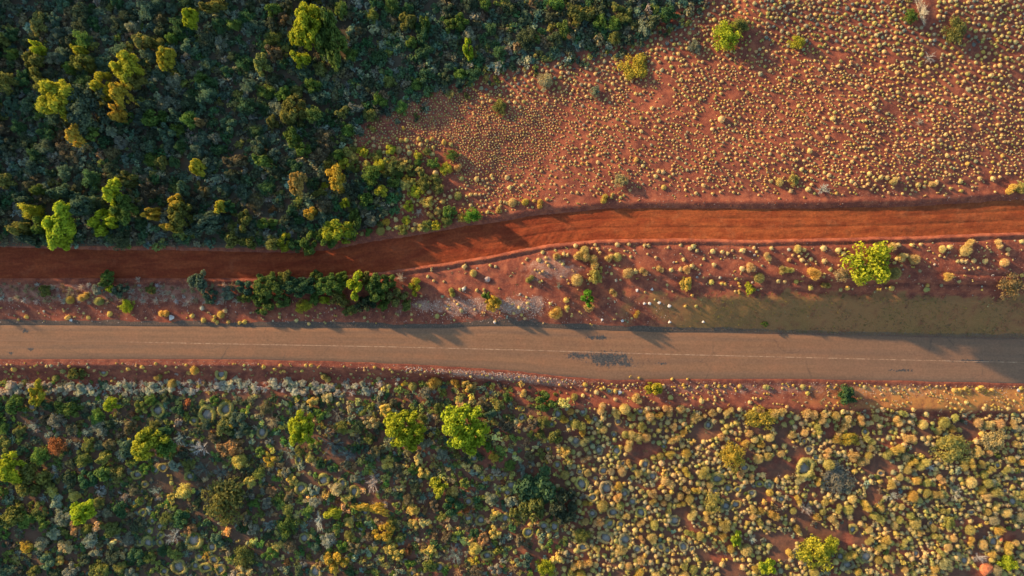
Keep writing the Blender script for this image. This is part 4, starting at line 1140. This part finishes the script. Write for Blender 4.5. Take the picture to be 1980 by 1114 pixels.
# a thick belt of grey-green tufts below the scrub, and the carpet of very fine tufts at the slope's western end
for x, y, r in scatter((850, 0, 1560, 260), 6000, lambda x, y: RNG.uniform(2.8, 5.6), lambda x, y: (float(1 - sstep(25, 95, edge_d(x, y))) if in_poly(x, y, SLOPE) or edge_d(x, y) < 12 else 0) * float(sstep(880, 1000, x)), .84, 1):
    near = float(1 - sstep(10, 60, edge_d(x, y)))
    TUFTS.append((x, y, r, r * S * RNG.uniform(.8, 1.1), tint(pick({"hgrey": .5 + 2.5 * near, "hgreen": .6 + 1.6 * near, "hstraw": 2.2 - 1.6 * near, "grey": 1.6 * near}), .12)))
for x, y, r in scatter((655, 150, 1080, 345), 9000, lambda x, y: RNG.uniform(1.5, 2.7), lambda x, y: (float(1 - sstep(.8, 1.15, math.hypot((x - 880) / 215, (y - 250) / 88))) if in_poly(x, y, SLOPE) else 0), .92, 1):
    sh = float(1 - sstep(20, 90, edge_d(x, y)))
    TUFTS.append((x, y, r, r * S * RNG.uniform(.9, 1.2), tint(pick({"hgrey": .6 + sh, "hgreen": .6 + sh, "hstraw": 2.2}), .12)))
for x, y, r in scatter((1480, 0, 1984, 110), 3000, lambda x, y: RNG.uniform(3, 6), lambda x, y: float(1 - sstep(30, 110, y + 20 * vnoise(x / 60, y / 40, 71))), .84, 1):
    TUFTS.append((x, y, r, r * S * RNG.uniform(.8, 1.1), tint(pick({"hgrey": 2, "hgreen": 2, "hstraw": 1, "grey": .8}), .12)))
def slope_r(x, y):
    fine = float(1 - sstep(.75, 1.2, math.hypot((x - 900) / 210, (y - 250) / 90)))
    near = float(1 - sstep(0, 90, y - (60 + max(0, 1300 - x) * .28)))
    big = float(sstep(1550, 1850, x)) * float(1 - sstep(120, 260, y))
    return max(1.6, (RNG.gamma(9, .33) * (1 - .32 * fine) + 1.5 * max(big, near * .9)))
for x, y, r in scatter((655, 0, 1984, 450), 36000, slope_r, slope, .96, 1.6):
    up = max(float(sstep(150, 10, y)) * float(sstep(1200, 1350, x)), float(sstep(75, 10, y - (45 + max(0, 1330 - x) * .31))))
    c = pick({"hstraw": 3.4, "hgold": .5, "hgreen": .5 + 3 * up, "hgrey": .7 + 1.4 * up})
    TUFTS.append((x, y, r, r * S * RNG.uniform(.85, 1.15), tint(c, .12)))
# tufts between the carriageways and along both shoulders
def strip_ok(x, y):
    if x > 1040:
        lip = float(ROAD_T(x)) - y
        return (.5 if vnoise(x / 30, y / 20, 33) > .05 else .10) * float(sstep(74, 90, lip)) * float(sstep(1040, 1100, x)) * (1 - .6 * float(sstep(1700, 1780, x)) * float(1 - sstep(90, 125, lip))) + (.05 if x < 1300 or lip > 88 else .006)
    if x > 780:
        return .16
    return .22
for x, y, r in scatter((0, 455, 1982, 630), 5200, lambda x, y: RNG.gamma(6, .42) + .5, strip_ok, 1.0, 2.2):
    TUFTS.append((x, y, r, r * S * RNG.uniform(.7, 1.1), tint(pick(dict(hstraw=3, hgrey=1, pale=.7, hgold=.6)), .14)))
for x, y, r in scatter((1090, 738, 1984, 812), 5200, lambda x, y: RNG.gamma(6, .40) + .6, lambda x, y: .40 if vnoise(x / 40, y / 16, 35) > .02 else .05, 1.0, 2.0):
    TUFTS.append((x, y, r, r * S * RNG.uniform(.7, 1.1), tint(pick(dict(hstraw=3, hgold=2, hgrey=.5)), .14)))
for x, y, r in scatter((0, 700, 1100, 745), 900, lambda x, y: RNG.uniform(1.6, 4.5), lambda x, y: .5, 1.0, 2.2):
    TUFTS.append((x, y, r, r * S * RNG.uniform(.7, 1.1), tint(pick(dict(hstraw=1, hgold=1, hgrey=1, hgreen=1)), .14)))

# unseen scrub to the west and north, its height shaped to shade the wood
FAR = []
def far_fill(x0, y0, x1, y1, n, rr, hh):
    for _ in range(n):
        x, y = RNG.uniform(x0, x1), RNG.uniform(y0, y1)
        if on_way(x, y, 14):
            continue
        r = RNG.uniform(*rr)
        FAR.append((x, y, r, RNG.uniform(*hh), tint(pick(dict(dark=3, deep=2, teal=2, olive=2, drab=1)), .2)))
far_fill(-150, -260, -10, 468, 190, (14, 28), (1.8, 3.2))
far_fill(-520, -320, -150, 468, 420, (18, 34), (4.6, 6.8))
far_fill(-420, 380, -60, 466, 90, (16, 28), (3.6, 5.2))  # added to keep sun streaks off the western track
far_fill(-120, 430, -10, 466, 26, (12, 18), (2.8, 3.8))  # closes a gap that let a sunbeam through
far_fill(-10, -120, 700, -12, 150, (12, 26), (1.6, 3.0))
far_fill(-150, -330, 640, -110, 260, (18, 32), (4.2, 6.2))
far_fill(700, -200, 1420, -14, 200, (10, 22), (1.2, 2.4))
far_fill(-380, 545, -12, 612, 50, (10, 18), (.8, 2.0))
far_fill(-380, 745, -12, 1240, 240, (10, 24), (1.0, 2.4))
far_fill(0, 1130, 1000, 1240, 150, (9, 20), (.8, 2.0))
for _ in range(700):
    x, y = RNG.uniform(1000, 2200), RNG.uniform(-220, 1300)
    if -6 < y < 1120 and x < 1990 or on_way(x, y, 10) or (x > 1990 and ROAD_T(x) - 75 < y < ROAD_B(x) + 55):
        continue
    r = RNG.uniform(4, 10)
    TUFTS.append((x, y, r, r * S * RNG.uniform(.8, 1.1), tint(pick(dict(hstraw=2, hgreen=1)), .14)))

def merged(name, items, templates, mat, kind="stuff", lift=.3, rotjit=True, **props):
    """one mesh from many small plants"""
    a = np.array([(i[0], i[1], i[2], i[3]) for i in items]); col = np.array([i[4] for i in items])
    X, Y, Z = at(a[:, 0], a[:, 1], a[:, 3] * lift)
    kk = (CAM_H - Z) / CAM_H
    which = RNG.integers(0, len(templates), len(items)); rot = RNG.uniform(0, 2 * math.pi, len(items))
    VV, F3, F4, VA, TC, o = [], [], [], [], [], 0
    for t, (V, F, var) in enumerate(templates):
        s = np.where(which == t)[0]
        if not len(s):
            continue
        c, sn = np.cos(rot[s])[:, None], np.sin(rot[s])[:, None]
        R = (a[s, 2] * S * kk[s])[:, None]
        x = (V[None, :, 0] * c - V[None, :, 1] * sn) * R + X[s][:, None]
        y = (V[None, :, 0] * sn + V[None, :, 1] * c) * R + Y[s][:, None]
        z = V[None, :, 2] * a[s, 3][:, None] + Z[s][:, None]
        VV.append(np.stack([x, y, z], -1).reshape(-1, 3))
        ff = (F[None] + (np.arange(len(s)) * len(V))[:, None, None]).reshape(-1, F.shape[1]) + o
        (F3 if F.shape[1] == 3 else F4).append(ff)
        VA.append(np.tile(var, len(s))); TC.append(np.repeat(col[s], len(V), 0))
        o += len(s) * len(V)
    FF = [np.concatenate(L) for L in (F3, F4) if L]
    me = mesh_np(name, np.concatenate(VV), FF, {"var": np.concatenate(VA), "tint": np.concatenate(TC)})
    me.materials.append(mat)
    return link(name, me, kind=kind, **props)

tuft_t = []
for i in range(8):
    r = np.random.default_rng(700 + i)
    V, F, var = hummock_mesh(r, 3, 7, 44, .80, .36, .055, .30, (1, 1, 1, 2)[i % 4], .86)
    tuft_t.append((V / np.array([1, 1, .85]) * np.array([1, 1, .95]), F, var))
merged("spinifex_tufts", TUFTS, tuft_t, M_BLADE_ST, label="small straw-coloured spinifex tufts sprinkled over the red slope and verges", category="grass")
scrub_t = []
for i in range(8):
    r = np.random.default_rng(800 + i)
    V, F, var, C, lr = lobed_crown(r, 6, 120, .22, (.36, .55), .15)
    scrub_t.append((V, F, var))
merged("undergrowth", SCRUB, scrub_t, M_LEAF_ST, label="low dark undergrowth filling the gaps between the larger shrubs", category="undergrowth")
far_t = []
for i in range(5):
    r = np.random.default_rng(900 + i)
    V, F, var, C, lr = lobed_crown(r, 11, 330, .17, (.28, .46), .1)
    far_t.append((V, F, var))
merged("outlying_scrub", FAR, far_t, M_LEAF_ST, label="unseen dark scrub past the edges of the wood, made tall to shade it", category="scrub")

GRASS = []
for _ in range(5200):
    x, y = RNG.uniform(-10, 1990), RNG.uniform(-10, 1124)
    if forest_at(x, y):
        if RNG.random() < .6 and not on_way(x, y, 4):
            GRASS.append((x, y, RNG.uniform(4, 9), RNG.uniform(.3, .7), tuple(q * 1.4 for q in tint(pick(dict(drab=3, grey=2, teal=1, olive=1, blue=.6)), .2))))
    elif y > ROAD_B(x) + 34:
        w = 1 - float(sstep(700, 1150, x))
        if RNG.random() < .30 + .70 * w:
            GRASS.append((x, y, RNG.uniform(3, 8), RNG.uniform(.2, .5), tuple(q * 1.3 for q in tint(pick(dict(drab=2, grey=3, blue=1, tan=1 + 1 * (1 - w), olive=1.5, hgrey=1.5)), .2))))
    elif ROAD_T(x) - 70 < y < ROAD_T(x) - 2 and x > 1250 or (DIRT_B(x) + 4 < y < ROAD_T(x) - 4 and x < 1000):
        GRASS.append((x, y, RNG.uniform(1.5, 4.5), RNG.uniform(.08, .22), tint(pick(dict(drab=2, tan=2, olive=1, hgrey=1)), .2)))
for _ in range(2600):
    x = RNG.uniform(1250, 1985); y = float(ROAD_T(x)) - RNG.uniform(3, 78)
    if vnoise(x / 40, y / 25, 61) > -.25 and RNG.random() < float(sstep(1250, 1420, x)):
        GRASS.append((x, y, RNG.uniform(1.2, 3.6), RNG.uniform(.06, .18), tint(pick(dict(drab=2, tan=3, olive=2.5, gold=.6)), .2)))
grass_t = []
for i in range(6):
    r = np.random.default_rng(950 + i)
    grass_t.append(burst_mesh(r, 60, .9, .035, 8))
merged("dry_grass", GRASS, grass_t, M_BLADE_ST, label="thin dry grass and litter between the bushes", category="grass")

# ------------------------------------------------------------------ stones
def rock_mesh(r, n=42, flat=.6, name="stone"):
    import bmesh
    bm = bmesh.new()
    bmesh.ops.create_icosphere(bm, subdivisions=2, radius=1.0)
    cut = rand_dirs(r, 7, -1)
    off = r.uniform(.55, .85, 7)
    for v in bm.verts:
        p = np.array(v.co)
        for c, o_ in zip(cut, off):
            d = p @ c
            if d > o_:
                p = p - c * (d - o_)
        v.co = (p[0] * r.uniform(.97, 1.03), p[1], max(p[2] * flat, -.35))
    me = bpy.data.meshes.new(name)
    bm.to_mesh(me); bm.free()
    return me
def rock_material(name, a, b):
    t = NT(name)
    pos = t.n("NewGeometry").outputs["Position"]
    f = t.noise(5, 5, .65, pos)
    return t.principled(t.mix(t.ramp(f, .3, .7), a, b), .9, t.bump(t.noise(9, 4, .6, pos), .4, .08))
M_QUARTZ = rock_material("pale_stone", (.42, .38, .34), (.68, .65, .60))
M_REDROCK = rock_material("red_rock", (.30, .085, .035), (.52, .185, .085))
rocks = [rock_mesh(np.random.default_rng(30 + i)) for i in range(3)]
for m in rocks:
    m.materials.append(M_QUARTZ)
STONES = [(1246, 587, 3.2, "white stone lowest of the loose pale stones above the green verge's western end"), (1256, 587, 3.6, "white stone in the row of pale stones straight above the road's tree shadow"), (1275, 585.5, 3.6, "white stone east of the short row of pale stones on the verge"),
          (1294.6, 591, 4.2, "largest bright white stone alone on the brown verge"), (1231.6, 561, 3.6, "pale stone under the straw hummocks in the middle of the verge"), (1261, 559.5, 3.6, "pale stone just below the golden hummocks on the bank"),
          (1295, 622.5, 3.6, "white stone close to the sealed road's edge, below the bright white one"), (1204, 620, 3.4, "pale stone at the road edge near the tar patch"), (1360, 622, 3.2, "white stone at the road edge where the green verge starts"),
          (1164, 618, 3.2, "pale stone at the road edge beside the bright green shrub's shadow"), (137, 619.5, 3.6, "small white object lying on the grey western road edge"), (1198.5, 759, 5.5, "bluish white stone beside a golden hummock on the orange shoulder"),  # the white object on the western road edge uses a stone mesh
          (331, 614, 7.0, "large pale stone on the verge between golden hummocks, western strip"), (897, 558, 4.6, "round whitish stone on red soil above the gravel patch"), (957, 623, 3.4, "pink-white stone on the grey road edge below the golden-olive bush"),
          (1969, 755, 4.2, "white stone at the eastern edge on the orange shoulder")]
for x, y, r, lab in STONES:
    X, Y, Z = (float(a) for a in at(x, y, .05))
    o = link("stone", rocks[RNG.integers(3)], label=lab, category="stone", group="loose pale stones")
    o.location = (X, Y, Z + .02); o.scale = (r * S, r * S * RNG.uniform(.75, 1.0), r * S); o.rotation_euler.z = RNG.uniform(0, 6)
for x, y, r, lab in ((1908, 1104, 17, "big orange-red boulder at the bottom edge beside the lime bush"), (1936, 1046, 8, "small red rock above the orange-red boulder")):
    X, Y, Z = (float(a) for a in at(x, y, .4))
    m = rock_mesh(np.random.default_rng(int(x)), name="boulder"); m.materials.append(M_REDROCK)
    o = link("boulder", m, label=lab, category="rock")
    o.location = (X, Y, Z + .1); o.scale = (r * S, r * S * .8, r * S * .9); o.rotation_euler.z = .6

def gravel():
    pts = []
    def fill(n, fu, rr):
        for _ in range(n):
            x, y = fu()
            if not on_way(x, y, .5):
                pts.append((x, y, RNG.uniform(*rr)))
    fill(700, lambda: (RNG.normal(1010, 28), RNG.normal(596, 10)), (.5, 1.3))
    fill(700, lambda: (RNG.normal(890, 50), RNG.normal(594, 10)), (.5, 1.2))
    def s_edge():
        x = RNG.uniform(780, 1130); return x, float(ROAD_B(x)) + abs(RNG.normal(0, 7)) + 3
    fill(800, s_edge, (.5, 1.5))
    def s_edge2():
        x = RNG.uniform(1120, 1980); return x, float(ROAD_B(x)) + abs(RNG.normal(0, 18)) + 4
    fill(1100, s_edge2, (.4, 1.2))
    def n_edge():
        x = RNG.uniform(0, 1980); return x, float(ROAD_T(x)) - abs(RNG.normal(0, 4)) - 1.5
    n_dull = len(pts)
    fill(900, n_edge, (.4, .9))
    n_dull = (n_dull, len(pts))
    fill(1100, lambda: (RNG.uniform(0, 1300), RNG.uniform(575, 625)), (.4, 1.2))
    fill(900, lambda: (RNG.uniform(1040, 1980), RNG.uniform(470, 560)), (.4, 1.0))
    fill(600, lambda: (RNG.uniform(950, 1980), RNG.uniform(330, 400)), (.4, 1.0))
    n_red = len(pts)
    def d_edge():
        x = RNG.uniform(0, 1980)
        return (x, float(DIRT_T(x)) - 1 - abs(RNG.normal(0, 4))) if RNG.random() < .5 else (x, float(DIRT_B(x)) + 1 + abs(RNG.normal(0, 4)))
    fill(1900, d_edge, (.4, 1.5))
    n_red = (n_red, len(pts))
    def w_edge():
        x = RNG.uniform(0, 780); return x, float(ROAD_B(x)) + abs(RNG.normal(0, 5)) + 2
    fill(400, w_edge, (.4, 1.0))
    p = np.array(pts)
    P8 = np.array([(1, 0, 0), (.3, .9, .1), (-.9, .4, 0), (-.6, -.8, .05), (.5, -.85, 0), (.1, .05, .75)], float)
    F8 = np.array([(0, 1, 5), (1, 2, 5), (2, 3, 5), (3, 4, 5), (4, 0, 5)])
    X, Y, Z = at(p[:, 0], p[:, 1], 0.0)
    n = len(p); rot = RNG.uniform(0, 6.28, n)
    R = p[:, 2] * S
    c, s = np.cos(rot)[:, None], np.sin(rot)[:, None]
    x = (P8[None, :, 0] * c - P8[None, :, 1] * s) * R[:, None] + X[:, None]
    y = (P8[None, :, 0] * s + P8[None, :, 1] * c) * R[:, None] + Y[:, None]
    z = P8[None, :, 2] * R[:, None] * 1.1 + Z[:, None] - .01
    col = np.where((RNG.random(n) < .45)[:, None], np.array([[.54, .40, .30]]), np.array([[.38, .18, .105]])) * RNG.uniform(.7, 1.2, (n, 1))
    col[n_dull[0]:n_dull[1]] *= .5
    col[n_red[0]:n_red[1]] = np.array([.30, .085, .035]) * RNG.uniform(.6, 1.3, (n_red[1] - n_red[0], 1))
    me = mesh_np("gravel", np.stack([x, y, z], -1).reshape(-1, 3), (F8[None] + (np.arange(n) * 6)[:, None, None]).reshape(-1, 3), {"tint": np.repeat(col, 6, 0)})
    t = NT("gravel")
    me.materials.append(t.principled(t.attr("tint").outputs["Color"], .9))
    link("gravel", me, kind="stuff", label="pale and rusty gravel strewn along the road shoulders", category="gravel")
gravel()

# ------------------------------------------------------------------ labels: every plant told apart by what it stands beside
ORD = ["closest", "second closest", "third closest", "fourth closest", "fifth closest", "sixth closest", "seventh closest", "eighth closest", "ninth closest", "tenth closest", "eleventh closest", "twelfth closest"]
ORD += [w + " closest" for w in ("thirteenth", "fourteenth", "fifteenth", "sixteenth", "seventeenth", "eighteenth", "nineteenth", "twentieth")]
WORDS = dict(hstraw="straw-coloured", hgold="golden", hgreen="greenish", hgrey="grey-green", pale="pale", lime="lime", yellow="yellow", gold="mustard", green="green", deep="deep green", dark="dark", teal="blue-green",
             olive="olive", grey="grey", blue="blue-grey", straw="straw", tan="tan", rust="rusty", drab="brownish", white="white", vivid="vivid green", saltbush="pale blue-green")
CAT = dict(tree="tree", shrub="shrub", bush="bush", burst="dry bush", hummock="grass clump", ring="grass ring")
NOUN = dict(tree="tree", shrub="shrub", bush="bush", burst="twiggy bush", hummock="spinifex hummock", ring="spinifex ring")
GROUP = dict(hummock="large spinifex hummocks", ring="spinifex rings", burst="dry twiggy bushes")
marks = [(d["px"], d["py"], d["short"]) for d in THINGS if d.get("short")]
marks += [(1172, 694, "tar patch on the road"), (1010, 596, "pale gravel patch"), (1908, 1104, "orange-red boulder")]
auto = [d for d in THINGS if not d["label"]]
cls = {}
for d in auto:
    d["phrase"] = WORDS[d["col"]] + " " + NOUN[d["kind"]]
    cls.setdefault(d["phrase"], []).append(d)
for ph, L in cls.items():
    xy = np.array([(d["px"], d["py"]) for d in L])
    mk = np.array([(m[0], m[1]) for m in marks])
    D = np.hypot(xy[:, None, 0] - mk[None, :, 0], xy[:, None, 1] - mk[None, :, 1])
    rank = np.argsort(np.argsort(D, axis=0), axis=0)
    for i, d in enumerate(L):
        cost = rank[i] * 40 + D[i] + (rank[i] >= len(ORD)) * 1e5
        j = int(np.argmin(cost))
        size = "large " if d["kind"] == "hummock" else ""
        d["label"] = f"{size}{ph}, {ORD[min(rank[i][j], len(ORD) - 1)]} to the {marks[j][2]}"
for d in THINGS:
    o = d["o"]
    o["label"] = d["label"]; o["category"] = CAT[d["kind"]]
    g = d["group"] or GROUP.get(d["kind"])
    if g:
        o["group"] = g
# print("THINGS", len(THINGS), {k: sum(1 for d in THINGS if d["kind"] == k) for k in CAT}, "HUM", len(HUM), "TUFTS", len(TUFTS), "SCRUB", len(SCRUB), "FAR", len(FAR), "DRY", len(DRY))
